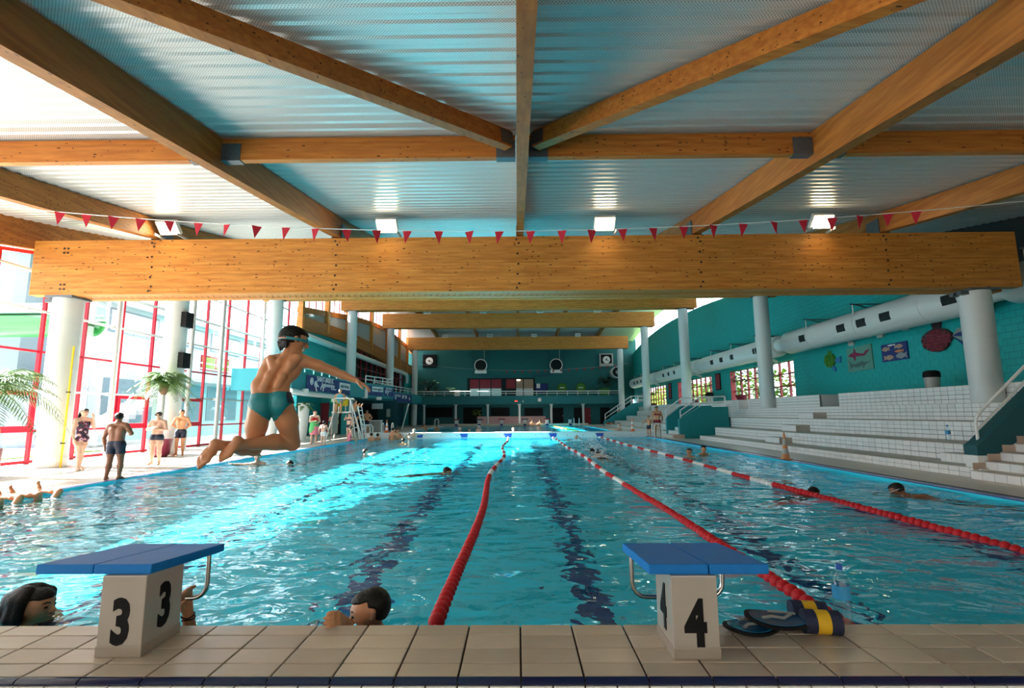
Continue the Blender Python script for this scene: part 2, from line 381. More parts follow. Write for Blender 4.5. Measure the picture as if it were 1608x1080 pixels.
# ---------------------------------------------------------------- roof profile along the hall
_YS = [-8, 0, 6, 13.25, 24.8, 36.5, 47.8, 59.4, 70]
_ZS = [3.28, 4.5, 5.42, 6.53, 8.95, 10.75, 11.4, 10.85, 9.3]
def _spl():
    n = len(_YS); h = np.diff(_YS); A = np.eye(n); b = np.zeros(n)
    for i in range(1, n-1):
        A[i, i-1] = h[i-1]; A[i, i] = 2*(h[i-1]+h[i]); A[i, i+1] = h[i]; b[i] = 6*((_ZS[i+1]-_ZS[i])/h[i]-(_ZS[i]-_ZS[i-1])/h[i-1])
    return np.linalg.solve(A, b), h
_M, _h = _spl()
def zc(y):
    i = int(np.clip(np.searchsorted(_YS, y)-1, 0, len(_h)-1)); a = _YS[i+1]-y; b = y-_YS[i]; h = _h[i]
    return _M[i]*a**3/(6*h)+_M[i+1]*b**3/(6*h)+(_ZS[i]/h-_M[i]*h/6)*a+(_ZS[i+1]/h-_M[i+1]*h/6)*b
BEAM_Y = [13.25, 24.8, 36.5, 47.8, 59.4]
COL_X = 12.0; GLASS_X = -13.4; WALL_R = 14.6; POOL_L, POOL_R, POOL_N, POOL_F = -8.1, 7.1, 2.68, 28.8
WATER_Z = -0.035
# ================================================================ THE SETTING
# ---- floors
struct(MB().box(-13.6, POOL_L, 2.2, 64, -0.3, 0).build('floor_left', 'deck_tile'))
struct(MB().box(POOL_R, WALL_R, 2.2, 64, -0.3, 0).build('floor_right', 'deck_tile'))
struct(MB().box(POOL_L, POOL_R, 56.2, 64, -0.3, 0).build('floor_back', 'deck_tile'))
struct(MB().box(-13.6, WALL_R, -8, 2.2, -0.6, -0.36).build('floor_front', 'deck_tile'))
struct(MB().box(-13.7, WALL_R+.4, -8.3, -8, -0.6, 3.4).build('wall_front_blocker', 'tile_tread'))  # unseen, added to block sky light from behind; beige for a warm bounce
# ---- pool basins
b = MB()
for x0, x1, y0, y1 in ((POOL_L, POOL_R, POOL_N, POOL_F), (POOL_L, POOL_R, 29.9, 56.2)):
    b.box(x0-.1, x1+.1, y0-.1, y1+.1, -2.1, -1.9)
    b.box(x0-.15, x0, y0, y1, -1.9, -.302); b.box(x1, x1+.15, y0, y1, -1.9, -.302)
    b.box(x0, x1, y0-.15, y0, -1.9, -.10); b.box(x0, x1, y1, y1+.15, -1.9, -.10)
    b.box(x0-.0, x0+.001, y0, y1, -.31, 0); b.box(x1-.001, x1, y0, y1, -.31, 0)
fp = struct(b.build('floor_pool', 'pool_tile')); fp.cycles.is_caustics_receiver = True
LANES = [-6.75, -4.25, -1.75, 0.74, 3.25, 5.9]
for i, x in enumerate(LANES):
    for k, (y0, y1) in enumerate(((POOL_N+.6, POOL_F-1.4), (31.5, 54.8))):
        m = MB().box(x-.14, x+.14, y0, y1, -1.9, -1.892)
        if k == 0: m.box(x-.5, x+.5, y1-.14, y1+.14, -1.9, -1.892)
        struct(m.build('trim_%d' % (i*2+k+1), 'pool_line'))
# ---- water, one surface per basin, with low swell in the mesh
def water(name, x0, x1, y0, y1, nx, ny, grow):
    ys = y0 + (y1-y0)*(np.linspace(0, 1, ny)**grow); xs = np.linspace(x0, x1, nx)
    X, Y = np.meshgrid(xs, ys); Z = np.zeros_like(X)
    r = np.random.default_rng(3)
    for i in range(26):
        lam = 0.35*1.16**i*0.5+0.12; a = r.uniform(0, 2*PI); ph = r.uniform(0, 2*PI); k = 2*PI/max(lam, .3)
        Z += 0.0016*min(lam, 2.2)**0.8*np.sin(k*(X*math.cos(a)+Y*math.sin(a))+ph + 0.8*np.sin(0.7*X+i)+0.6*np.sin(0.5*Y+2*i))
    v = np.stack([X, Y, Z], -1).reshape(-1, 3)
    idx = np.arange(nx*ny).reshape(ny, nx); f = np.stack([idx[:-1,:-1], idx[:-1,1:], idx[1:,1:], idx[1:,:-1]], -1).reshape(-1, 4)
    me = bpy.data.meshes.new(name); me.from_pydata(v.tolist(), [], f.tolist()); me.polygons.foreach_set('use_smooth', [True]*len(f)); me.update()
    me.materials.append(MATS['pool_water']); o = bpy.data.objects.new(name, me); COL.objects.link(o); o.location.z = WATER_Z; o.cycles.is_caustics_caster = True
    return tag(o, kind='structure')
water('water', POOL_L+.002, POOL_R-.002, POOL_N+.002, POOL_F-.002, 200, 420, 1.7)
water('water', POOL_L+.002, POOL_R-.002, 29.9, 56.2, 90, 120, 1.0)

# ---- bulkhead between the two pools, with lane marks
bk = struct(MB().box(POOL_L-.4, POOL_R+.6, POOL_F, 29.9, -.6, .26).build('wall_middle', 'white_paint', bevel=.01))
for x in (-5.5, -3.0, -.55, 1.95, 4.55):
    m = MB().box(x-.22, x+.22, POOL_F-.012, POOL_F-.001, .12, .2); m.box(x-.16, x+.2, POOL_F-.012, POOL_F-.001, .0, .12); m.build('lane_mark', 'blue_tile', bk)
for i in range(34):
    MB().lathe([(.022, 0), (.022, .012)], (POOL_L+.3+i*.44, POOL_F-.012, .1), 8, 'y').build('hook', 'black', bk) if i % 2 == 0 else None
struct(MB().box(POOL_L-.4, POOL_R+.6, 56.2, 57.4, -.3, .22).build('wall_far_coping', 'tile_beige'))

# ---- blue edge lines of the pool
struct(MB().box(POOL_R+.02, POOL_R+.24, 2.9, POOL_F, 0, .012).build('trim_31', 'blue_tile'))
struct(MB().box(POOL_L-.10, POOL_L-.02, 2.9, POOL_F, 0, .008).build('trim_32', 'blue_tile'))
struct(MB().box(POOL_R+.24, POOL_R+.27, 2.9, POOL_F, 0, .02).build('trim_33', 'grout_light'))

# ---- the tiled parapet with the starting blocks (nearest edge of the pool)
PT = .24
par = struct(MB().box(-9, 9, 2.158, 2.682, -.36, PT-.012).build('wall_parapet', 'grout'))
tw = .25
rows = [2.179, 2.292, 2.429, 2.565, 2.684]
TM = ['tile_beige', 'tile_beige_b', 'tile_beige_c']
for r_ in range(4):
    d = rows[r_+1]-rows[r_]-.008
    src = None
    for k in range(-12, 13):
        loc = ((k+.5)*tw+.006, (rows[r_]+rows[r_+1])/2, PT-.014)
        if src is None: src = o = MB().box(-tw/2+.0042, tw/2-.0042, -d/2, d/2, 0, .014).build('tile', 'tile_beige', par, bevel=.004); o.location = loc
        else: o = inst(src, 'tile', par, loc)
        o.rotation_euler = (random.uniform(-.004, .004), random.uniform(-.004, .004), 0)
        m_ = random.choice(TM); o.material_slots[0].link = 'OBJECT'; o.material_slots[0].material = MATS[m_]
# dark rounded nosing pieces, then the white upright tiles of the front
src = None
for k in range(-12, 13):
    x = (k+.5)*tw+.006
    if src is None:
        pf = [(2.150, PT-.018), (2.146, PT-.010), (2.154, PT-.003), (2.174, PT+.002), (2.174, PT-.018)]
        src = o = MB().prism(pf, -tw/2+.003, tw/2-.003, lambda u, v, t: (t, u, v)).build('nosing_tile', 'navy_tile', par, smooth=True); o.location.x = x
    else: o = inst(src, 'nosing_tile', par, (x, 0, 0))
src = None
for k in range(-22, 22):
    x = (k+.5)*tw/2+.006
    if src is None: src = o = MB().box(-.0595, .0595, 2.146, 2.16, PT-.265, PT-.021).build('front_tile', 'tile_white', par, bevel=.003); o.location.x = x
    else: o = inst(src, 'front_tile', par, (x, 0, 0), mat=random.choice(['tile_white', 'tile_white_b']))

# ---- columns
def column(x, y, z0, z1, label, r=.34):
    t = thing('column', label, 'column', (x, y, z0))
    MB().lathe([(r, 0), (r, z1-z0)], (0,0,0), 40).build('shaft', 'column_paint', t, smooth=True)
    m = MB().box(-.36, .36, -.34, .30, z1-z0-.005, z1-z0+.05).box(-.5, .02, -.18, -.06, z1-z0-.10, z1-z0+.0).box(-.5, .02, .06, .18, z1-z0-.10, z1-z0)
    if y < 20: m.build('bearing_plate', 'bracket_steel', t)
    else: m2 = MB().box(-.36, .36, -.3, .3, z1-z0-.002, z1-z0+.05); m2.build('bearing_plate', 'bracket_steel', t)
    return t
BB = [4.43, 7.0, 8.80, 9.40, 8.80]      # undersides of the cross beams
BT = [5.90, 8.3, 10.15, 10.78, 10.25]
ordn = ['nearest', 'second', 'third', 'fourth', 'farthest']
for i, y in enumerate(BEAM_Y):
    c = column(-COL_X, y, 0, BB[i]-.05, '%s round white column of the left row, on the deck' % ordn[i])
    if i == 0:
        mm = MB()
        for k in range(40):
            a = 2*PI*k/40; mm.bar((.342*math.cos(a), .342*math.sin(a), .02), (.342*math.cos(a), .342*math.sin(a), .24), .046, .014, (math.cos(a), math.sin(a), 0))
        tag(mm.build('base_tiles', 'tile_white', c), kind='stuff')
    rt_ = column(COL_X+.05, y, 1.4, BB[i]-.05, '%s round grey column of the right row, on the seating steps' % ordn[i])

# ---- glulam cross beams, each of two planks with a slatted soffit
def cross_beam(i):
    y = BEAM_Y[i]; z0, z1 = BB[i], BT[i]
    lab = ['huge orange glued timber beam spanning the pool, nearest the camera', 'timber cross beam hidden behind the nearest one', 'third timber cross beam, longest of those seen under the big beam',
           'middle timber cross beam between two others under the roof', 'farthest timber cross beam in front of the teal end wall'][i]
    t = thing('cross_beam', lab, 'beam', (0, y, z0))
    L0, L1 = -12.77, 12.98
    MB().box(L0, L1, -.36, -.10, 0, z1-z0).build('front_plank', 'glulam_x', t, bevel=.006)
    MB().box(L0, L1, .20, .46, 0, z1-z0).build('rear_plank', 'glulam_x', t, bevel=.006)
    MB().box(L0+.05, L1-.05, -.10, .20, .10, z1-z0-.05).build('core', 'dark_timber', t)
    if i == 0:
        src = None
        for k in range(150):
            x = L0+1.1+k*.158
            if src is None: src = o = MB().box(-.065, .065, -.095, .195, 0, .03).build('slat', 'purlin_wood', t); o.location = (x, 0, .012); o.rotation_euler.z = .35
            else: o = inst(src, 'slat', t, (x, 0, .012), (0, 0, .35))
        src = None
        pts = [(-11.95, .15), (-11.85, .15), (-11.95, .27), (-11.85, .27), (-11.95, 1.13), (-11.85, 1.13), (-11.95, 1.25), (-11.85, 1.25)]
        for xr in (-9.6, -4.74, .03, 4.78, 9.6):
            pts += [(xr-.02, .08), (xr+.04, .2), (xr, .45), (xr+.02, .72), (xr, 1.0), (xr+.03, 1.28), (xr-.03, 1.38)]
        for x, z in pts:
            if src is None: src = o = MB().lathe([(.03, -.375), (.024, -.36), (.026, -.358)], (0,0,0), 8, 'y').build('bolt', 'bolt', t); o.location = (x, 0, z)
            else: inst(src, 'bolt', t, (x, 0, z))
    return t
for i in range(5): cross_beam(i)

# ---- rafters, purlins and braces of the near roof bay (and coarse ones beyond)
def rafter(x, y0, y1, w, label, drop=.52, step=1.0):
    n = max(2, int((y1-y0)/step)); ys = [y0+(y1-y0)*k/n for k in range(n+1)]
    m = MB(); vs = []; fs = []
    for k, y in enumerate(ys):
        zt = zc(y)-.02; zb = zt-drop
        vs += [(x-w/2, y, zb), (x+w/2, y, zb), (x+w/2, y, zt), (x-w/2, y, zt)]
        if k:
            a = 4*(k-1); c = 4*k; fs += [(a, a+1, c+1, c), (a+1, a+2, c+2, c+1), (a+2, a+3, c+3, c+2), (a+3, a, c, c+3)]
    fs += [(3, 2, 1, 0), tuple(4*n+q for q in (0, 1, 2, 3))]
    t = tag(m.add(vs, fs).build('rafter', 'glulam_y'), label, 'rafter'); return t
RX = [-9.55, -4.74, .10, 4.73, 9.62]
rl = ['outermost left timber rafter above the big beam', 'left diagonal looking timber rafter over the pool', 'slim central timber rafter running away overhead', 'right diagonal looking timber rafter over the pool', 'outermost right timber rafter above the big beam']
for x, l in zip(RX, rl):
    t = rafter(x, -6, 14.2, .20 if abs(x) > 1 else .17, l)
    if abs(x) > 1:
        s = 1 if x > 0 else -1
        MB().box(x-.14, x-.105, 12.9, 13.35, 5.905, 6.3).build('rafter_shoe', 'bracket_steel', t); MB().box(x+.105, x+.14, 12.9, 13.35, 5.905, 6.3).build('rafter_shoe', 'bracket_steel', t)
for x in RX:
    for a, bq in ((14.2, 36.5), (36.5, 64)):
        rafter(x, a, bq, .2, '%s timber rafter under the %s roof beyond the big beam' % (['outer left', 'inner left', 'central', 'inner right', 'outer right'][RX.index(x)], 'middle' if a < 20 else 'farthest'), .5, 3.0)
def purlin(x0, x1, y, drop, h, label, w=.12):
    z = zc(y)-.03
    t = tag(MB().box(x0, x1, y-w/2, y+w/2, z-h, z).build('purlin', 'purlin_wood', bevel=.004), label, 'purlin')
    for x, s in ((x0, 1), (x1, -1)):
        MB().box(min(x, x+s*.30), max(x, x+s*.30), y-w/2-.015, y+w/2+.015, z-h-.015, z-h*.25).build('joist_hanger', 'bracket_steel', t)
    return t
for k, l in enumerate(('timber purlin at far left under the pale ceiling', 'timber purlin between left rafter and central rafter', 'timber purlin between central rafter and right rafter', 'timber purlin at far right beyond the right rafter')):
    purlin(RX[k]+.104, RX[k+1]-.104, 7.56, 0, .36, l)
for k in (-1, 1):
    xx = (-12.4, RX[0]-.1) if k < 0 else (RX[4]+.1, 13.0)
    purlin(xx[0], xx[1], 7.56, 0, .36, 'outermost %s timber purlin of the near roof' % ('left' if k < 0 else 'right'))
def brace(xa, ya, xb, yb, label):
    za, zb = zc(ya)-.17, zc(yb)-.17
    t = tag(MB().bar((xa, ya, za), (xb, yb, zb), .16, .26).build('roof_brace', 'purlin_wood' if xb > 0 else 'glulam_y', bevel=.004), label, 'brace')
    d = (Vector((xb, yb, zb))-Vector((xa, ya, za))).normalized(); a = Vector((xa, ya, za))
    MB().bar(a-d*.02, a+d*.22, .19, .2).build('gusset_plate', 'bracket_steel', t); return t
brace(-.12, 7.36, -4.64, 2.7, 'diagonal timber brace left of the central rafter')
brace(.32, 7.36, 4.63, 2.8, 'diagonal timber brace right of the central rafter')

# ---- the corrugated metal ceiling
def ceiling():
    vs, fs = [], []; pitch = .26; prof = [(0, 0), (.10, 0), (.14, .02), (.22, .02)]
    ys = []; y = -7.0
    while y < 30:
        for dy, dz in prof: ys.append((y+dy, dz))
        y += pitch
    while y < 66: ys.append((y, 0)); y += .5
    X0, X1 = -13.3, 14.0
    for i, (y, dz) in enumerate(ys):
        z = zc(y)+dz; vs += [(X0, y, z), (X1, y, z)]
        if i: a = 2*(i-1); fs.append((a, a+1, a+3, a+2))
    n = len(vs)
    o = MB().add(vs, fs).build('ceiling', 'metal_deck'); struct(o)
    ys2 = np.linspace(-7, 66, 60); vs = []; fs = []
    for i, y in enumerate(ys2):
        vs += [(X0-.3, y, zc(y)+.08), (X1+.7, y, zc(y)+.08), (X1+.7, y, zc(y)+.3), (X0-.3, y, zc(y)+.3)]
        if i: a = 4*(i-1); c = 4*i; fs += [(a+q, a+(q+1) % 4, c+(q+1) % 4, c+q) for q in range(4)]
    struct(MB().add(vs, fs).build('roof', 'white_paint'))
ceiling()
# timber edge beams under the eaves
def edge_beam(x, y0, y1, name, dz0=-.75, dz1=-.12, mat='glulam_y', w=.18):
    n = int((y1-y0)/1.2); vs = []; fs = []
    for k in range(n+1):
        y = y0+(y1-y0)*k/n; a0, a1 = zc(y)+dz0, zc(y)+dz1
        vs += [(x-w/2, y, a0), (x+w/2, y, a0), (x+w/2, y, a1), (x-w/2, y, a1)]
        if k: a = 4*(k-1); c = 4*k; fs += [(a+q, a+(q+1) % 4, c+(q+1) % 4, c+q) for q in range(4)]
    fs += [(3, 2, 1, 0), tuple(4*n+q for q in range(4))]
    return struct(MB().add(vs, fs).build(name, mat))
edge_beam(-13.1, -8, 30, 'trim_41', -.75, .05)
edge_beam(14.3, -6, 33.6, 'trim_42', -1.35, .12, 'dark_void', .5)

# ---- glazed left wall: red mullions, grey and red transoms, panes
MULL = [-2.8, -1.2, .4, 2, 3.6, 5.2, 6.8, 8.4, 9.9, 11.3, 12.6, 14.05, 15.45, 16.9, 18.4, 19.95, 21.6, 23.2, 24.8, 26.3, 27.8, 29.3]
LEV = [0, .89, 1.99, 3.08, 4.2, 5.27, 6.35, 7.4, 8.4]
struct(MB().hexa([(GLASS_X-.15, -8.3, -.6), (GLASS_X+.05, -8.3, -.6), (GLASS_X+.05, -2.84, -.6), (GLASS_X-.15, -2.84, -.6), (GLASS_X-.15, -8.3, 3.3), (GLASS_X+.05, -8.3, 3.3), (GLASS_X+.05, -2.84, zc(-2.84)-.03), (GLASS_X-.15, -2.84, zc(-2.84)-.03)]).build('wall_left_blocker', 'white_paint'))  # unseen solid end of the glazing, added to cut light on the foreground
gw = struct(thing('window_1', None, None, (GLASS_X, 0, 0)))
for k, y in enumerate(MULL):
    zt = zc(y)-.75
    MB().box(-.05, .05, y-.035, y+.035, 0, zt).build('mullion', 'red_paint', gw)
    if k == len(MULL)-1: break
    y2 = MULL[k+1]
    for j, z in enumerate(LEV):
        ztop = min(zc(y), zc(y2))-.75
        if z > ztop-.25: break
        if j: MB().box(-.035, .035, y+.035, y2-.035, z-.03, z+.03).build('transom', 'red_paint' if j in (1, 3) else 'galvanised', gw)
        else: MB().box(-.05, .05, y+.035, y2-.035, .02, .10).build('transom', 'red_paint', gw)
        zn = LEV[j+1] if j+1 < len(LEV) else 99
        zz = zn-.03 if zn < ztop-.25 else ztop
        za = z+.03 if j else .10
        if zz == ztop:   # sloping top pane
            m = MB().hexa([(-.004, y+.035, za), (.004, y+.035, za), (.004, y2-.035, za), (-.004, y2-.035, za),
                           (-.004, y+.035, zc(y)-.77), (.004, y+.035, zc(y)-.77), (.004, y2-.035, zc(y2)-.77), (-.004, y2-.035, zc(y2)-.77)])
        else: m = MB().box(-.004, .004, y+.035, y2-.035, za, zz)
        m.build('pane', 'window_glass', gw)
    MB().bar((0, y, zt-.04), (0, y2, zc(y2)-.79), .09, .09).build('head_rail', 'red_paint', gw)
# opening sashes in red frames
for y0, y1, z0, z1 in ((12.62, 14.02, .9, 1.98), (16.92, 18.37, .9, 1.98), (19.97, 21.57, .9, 1.98)):
    m = MB()
    for a in ((y0, y0+.12, z0, z1), (y1-.12, y1, z0, z1), (y0+.12, y1-.12, z0, z0+.13), (y0+.12, y1-.12, z1-.12, z1)): m.box(.03, .09, *a)
    m.build('sash_frame', 'red_paint', gw)
# galvanised posts and long transom tubes that carry the glazing
for y, yo in ((12.2, 'left of the nearest white column'), (16.5, 'between the nearest white column and the palm'), (20.3, 'just right of the vertical duct'), (22.4, 'left of the cyan mezzanine end'), (26, 'behind the diving boy'), (7.5, 'outside the left edge')):
    t = thing('steel_post', 'galvanised round steel post of the glazed wall, '+yo, 'post', (GLASS_X+.22, y, 0))
    MB().lathe([(.085, 0), (.085, zc(y)-.95)], (0,0,0), 14).build('pole', 'galvanised', t, smooth=True)
    MB().box(-.08, .08, -.11, .11, zc(y)-1.0, zc(y)-.55).build('head_plate', 'bracket_steel', t)
    for z in (1.99, 4.2, 5.27): MB().box(-.2, -.06, -.05, .05, z-.05, z+.05).build('clamp', 'galvanised', t)
tb = struct(MB().tube([(GLASS_X+.1, -2.8, 4.2), (GLASS_X+.1, 29, 4.2)], .035, 8).tube([(GLASS_X+.1, 8, 5.27), (GLASS_X+.1, 29, 5.27)], .035, 8).tube([(GLASS_X+.1, -2.8, 1.99), (GLASS_X+.1, 21, 1.99)], .03, 8).build('trim_43', 'galvanised'))
# ================================================================ RIGHT SIDE
# ---- blockwork wall with three window openings, curved top and a clerestory strip above
WIN_R = [(26.95, 35.1), (38.45, 46.6), (50.3, 58.1)]
WZ0, WZ1 = 2.04, 4.06
def strip(x0, x1, y0, y1, f0, f1, name, mat, parent=None, step=1.0):
    """wall strip between two height curves"""
    n = max(1, int((y1-y0)/step)); vs = []; fs = []
    for k in range(n+1):
        y = y0+(y1-y0)*k/n; a, b = f0(y), f1(y); vs += [(x0, y, a), (x1, y, a), (x1, y, b), (x0, y, b)]
        if k: p = 4*(k-1); c = 4*k; fs += [(p+q, p+(q+1) % 4, c+(q+1) % 4, c+q) for q in range(4)]
    fs += [(3, 2, 1, 0), tuple(4*n+q for q in range(4))]
    return MB().add(vs, fs).build(name, mat, parent)
m = MB()
ys = [-8]+[v for w in WIN_R for v in w]+[64.4]
m.box(WALL_R, WALL_R+.4, -8, 64.4, -.4, WZ0)
for k in range(0, len(ys), 2): m.box(WALL_R, WALL_R+.4, ys[k], ys[k+1], WZ0, WZ1)
wr = struct(m.build('wall_right', 'teal_block'))
wtop = lambda y: zc(y)-(1.25 if y < 30 else 1.25+.25*min(1, (y-30)/15))
strip(WALL_R, WALL_R+.4, -8, 64.4, lambda y: WZ1, wtop, 'upper_blockwork', 'teal_block', wr)
blk = []
src = None
for r_ in range(12):
    for k in range(25):
        y = 15.3+k*.4+(.2 if r_ % 2 else 0); z = 2.06+r_*.2
        if src is None: src = o = MB().box(-.012, .0, -.196, .196, -.096, .096).build('block', 'teal_paint', wr, bevel=.004)
        else: o = inst(src, 'block', wr)
        o.location = (WALL_R, y+.2, z+.1)
cl = struct(thing('window_2', None, None, (WALL_R+.2, 0, 0)))
for k in range(15):
    y0 = 34+k*2.02; y1 = y0+1.98
    o = strip(-.01, .01, y0, y1, lambda y: wtop(y), lambda y: zc(y)-.02, 'pane', 'window_glass', cl)
    MB().box(-.03, .03, y1, y1+.04, wtop(y1)-.02, zc(y1)-.02).build('mullion', 'white_paint', cl)
for i, (y0, y1) in enumerate(WIN_R):
    w = struct(thing('window_%d' % (i+3), None, None, (WALL_R+.3, 0, 0)))
    MB().box(-.3, .05, y1-.03, y1+.0, WZ0, WZ1).build('jamb', 'red_dark', w); MB().box(-.3, .05, y0, y0+.03, WZ0, WZ1).build('jamb', 'red_dark', w)
    n = 8; d = (y1-y0-.06)/n; h = (WZ1-WZ0)/3
    for k in range(1, n): MB().box(-.06, .06, y0+.03+k*d-.035, y0+.03+k*d+.035, WZ0, WZ1).build('mullion', 'red_dark', w)
    for j in range(4):
        for k in range(n):
            a, b = y0+.03+k*d+(.035 if k else 0), y0+.03+(k+1)*d-(.035 if k < n-1 else 0); zz = WZ0+j*h
            MB().box(-.05, .05, a, b, max(WZ0, zz-.03), min(WZ1, zz+.03)).build('transom', 'red_dark', w)
            if j < 3: MB().box(-.004, .004, a, b, zz+.03, zz+h-.03).build('pane', 'window_glass', w)

# ---- seating steps faced with white tiles
TX = [8.75, 9.65, 10.75, 11.7, 12.3, WALL_R]; TZ = [.2, .57, 1.03, 1.48, 1.98]
tnames = ['lowest', 'second', 'middle', 'fourth', 'topmost']
NR = [2, 3, 4, 4, 4]
def tier(i, y0, y1, ya, label, gaps=()):
    z0 = 0 if i == 0 else TZ[i-1]; z1 = TZ[i]; x0 = TX[i]; x1 = TX[i+1] if i < 4 else WALL_R-.002
    t = thing('seating_step', label, 'seating step', (x0, y0, 0))
    m = MB()
    segs = [y0]+[v for g in gaps for v in g]+[y1]
    for k in range(0, len(segs), 2): m.box(.012, x1-x0-.001, segs[k]-y0, segs[k+1]-y0, 0, z1-.012)
    m.build('core', 'grout_light', t)
    m = MB()
    for k in range(0, len(segs), 2): m.box(-.004, x1-x0-.001, segs[k]-y0, segs[k+1]-y0, z1-.012, z1)
    m.build('tread', 'tile_tread', t)
    rows = max(2, round((z1-z0)/.125)); h = (z1-z0)/rows; src = None; far = MB()
    y = y0
    while y < y1-.1:
        if not any(g[0]-.2 < y < g[1] for g in gaps):
            for r_ in range(rows):
                zz = z0+(r_+.5)*h - (.006 if r_ == rows-1 else 0)
                if y < ya:
                    if src is None: src = o = MB().box(0, .012, -.119, .119, -h/2+.006, h/2-.006).build('tile', 'tile_white', t)
                    else: o = inst(src, 'tile', t, mat=random.choice(['tile_white', 'tile_white', 'tile_white_b']))
                    o.location = (0, y-y0+.125, zz)
                else: far.box(0, .012, y-y0+.006, y-y0+.244, zz-h/2+.006, zz+h/2-.006)
        y += .25
    if far.v: tag(far.build('far_tiles', 'tile_white', t), kind='stuff')
    # tiled end face towards the camera
    e = MB()
    for k in range(0, len(segs), 2): e.box(.0, x1-x0-.002, segs[k]-y0-.01, segs[k]-y0, z0+.005, z1-.013)
    e.build('end_face', 'tile_white', t)
    return t
ends = [25.0, 25.3, 26.15, 28.6, 27.4]
starts = [9.95, 10.35, 10.35, 10.35, 8.0]
for i in range(5):
    tier(i, starts[i], ends[i], 18.0, '%s white-tiled seating step of the near right stand' % tnames[i], ((19.75, 20.85),) if i == 4 else ())
for i in range(5):
    tier(i, 30.2 if i < 3 else 28.7, 52-.55*i, 0, '%s tiled seating step of the far right stand' % tnames[i])
struct(MB().box(TX[4], WALL_R-.002, 27.4, 28.7, 0, 1.48).build('floor_stand', 'deck_tile'))
struct(MB().box(TX[4], WALL_R-.002, 49.8, 64, 0, 1.9).build('floor_stand_far', 'deck_tile'))
# half steps of the aisle, each a small tiled box
def half_step(x, y, z0, w, h, d, label):
    t = thing('aisle_step', label, 'step', (x, y, z0))
    MB().box(-d, 0, 0, w, 0, h-.01).build('core', 'tile_white_b', t)
    MB().box(-d-.006, 0, -.004, w+.004, h-.01, h).build('tread', 'tile_tread', t)
    n = int(w/.125)
    for k in range(n): MB().box(-d-.008, -d, k*w/n+.003, (k+1)*w/n-.003, .004, h-.014).build('tile', 'tile_white', t)
    n = max(2, int(d/.125))
    for k in range(n): MB().box(-d+k*d/n+.003, -d+(k+1)*d/n-.003, -.008, 0, .004, h-.014).build('tile', 'tile_tread', t)
    return t
half_step(TX[1]-.012, 18.3, .2, 1.0, .19, .45, 'lowest tiled half step of the aisle behind the orange and white cone')
half_step(TX[2]-.012, 19.1, .57, 1.0, .23, .5, 'middle tiled half step of the aisle up the white stand')
half_step(TX[3]-.012, 19.6, 1.03, 1.0, .22, .5, 'topmost tiled half step of the aisle up the white stand')
half_step(TX[0]-.006, 9.96, 0, 1.0, .19, .001+.3, 'low tiled half step beside the near teal stair wall') if False else None
half_step(TX[1]-.012, 10.36, .2, 1.1, .19, .4, 'lower tiled half step beside the near teal stair wall')
half_step(TX[2]-.012, 10.8, .57, .9, .23, .45, 'upper tiled half step beside the near teal stair wall')

# ---- near stair in the bottom right, teal stringer wall with a pale handrail
st = thing('stair_wall', 'dark teal sloping stair wall with pale handrail at the right edge', 'stair wall', (8.78, 10.02, 0))
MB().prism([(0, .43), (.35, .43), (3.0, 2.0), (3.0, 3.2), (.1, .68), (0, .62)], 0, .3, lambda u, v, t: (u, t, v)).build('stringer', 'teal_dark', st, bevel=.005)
MB().box(0, .42, .01, .29, 0, .43).build('plinth', 'tile_white', st)
hr = thing('handrail', 'pale two-bar handrail on the near teal stair wall', 'handrail', (8.95, 10.17, 0))
def rail_path(h): return [(0, 0, .80), (0, 0, .76+h*.8), (.03, 0, .80+h*.92), (.10, 0, .87+h), (2.9, 0, .87+h+2.8*.90)]
MB().tube([(0, 0, .62)]+rail_path(.38)[1:], .028, 10).build('top_bar', 'white_paint', hr, smooth=True)
MB().tube([(0, 0, .93), (.06, 0, .95), (2.9, 0, .95+2.84*.9)], .024, 10).build('lower_bar', 'white_paint', hr, smooth=True)
ns = thing('stair', 'tiled stair rising along the near teal stair wall', 'stair', (8.6, 8.3, 0))
for k in range(8):
    x = k*.30; z = k*.165
    MB().box(x, x+2.6-k*.3, 0, 1.70, z, z+.155).build('step', 'tile_step', ns)
    MB().box(x-.01, x+.31, -.005, 1.70, z+.155, z+.165).build('tread', 'tile_tread', ns)
    for j in range(7): MB().box(x-.008, x, .01+j*.243, .245+j*.243, z+.008, z+.15).build('riser_tile', 'tile_white', ns)
    MB().box(x+.05, x+.34, 1.701, 1.715, z+.17, z+.30).build('skirting_tile', 'tile_step', ns)

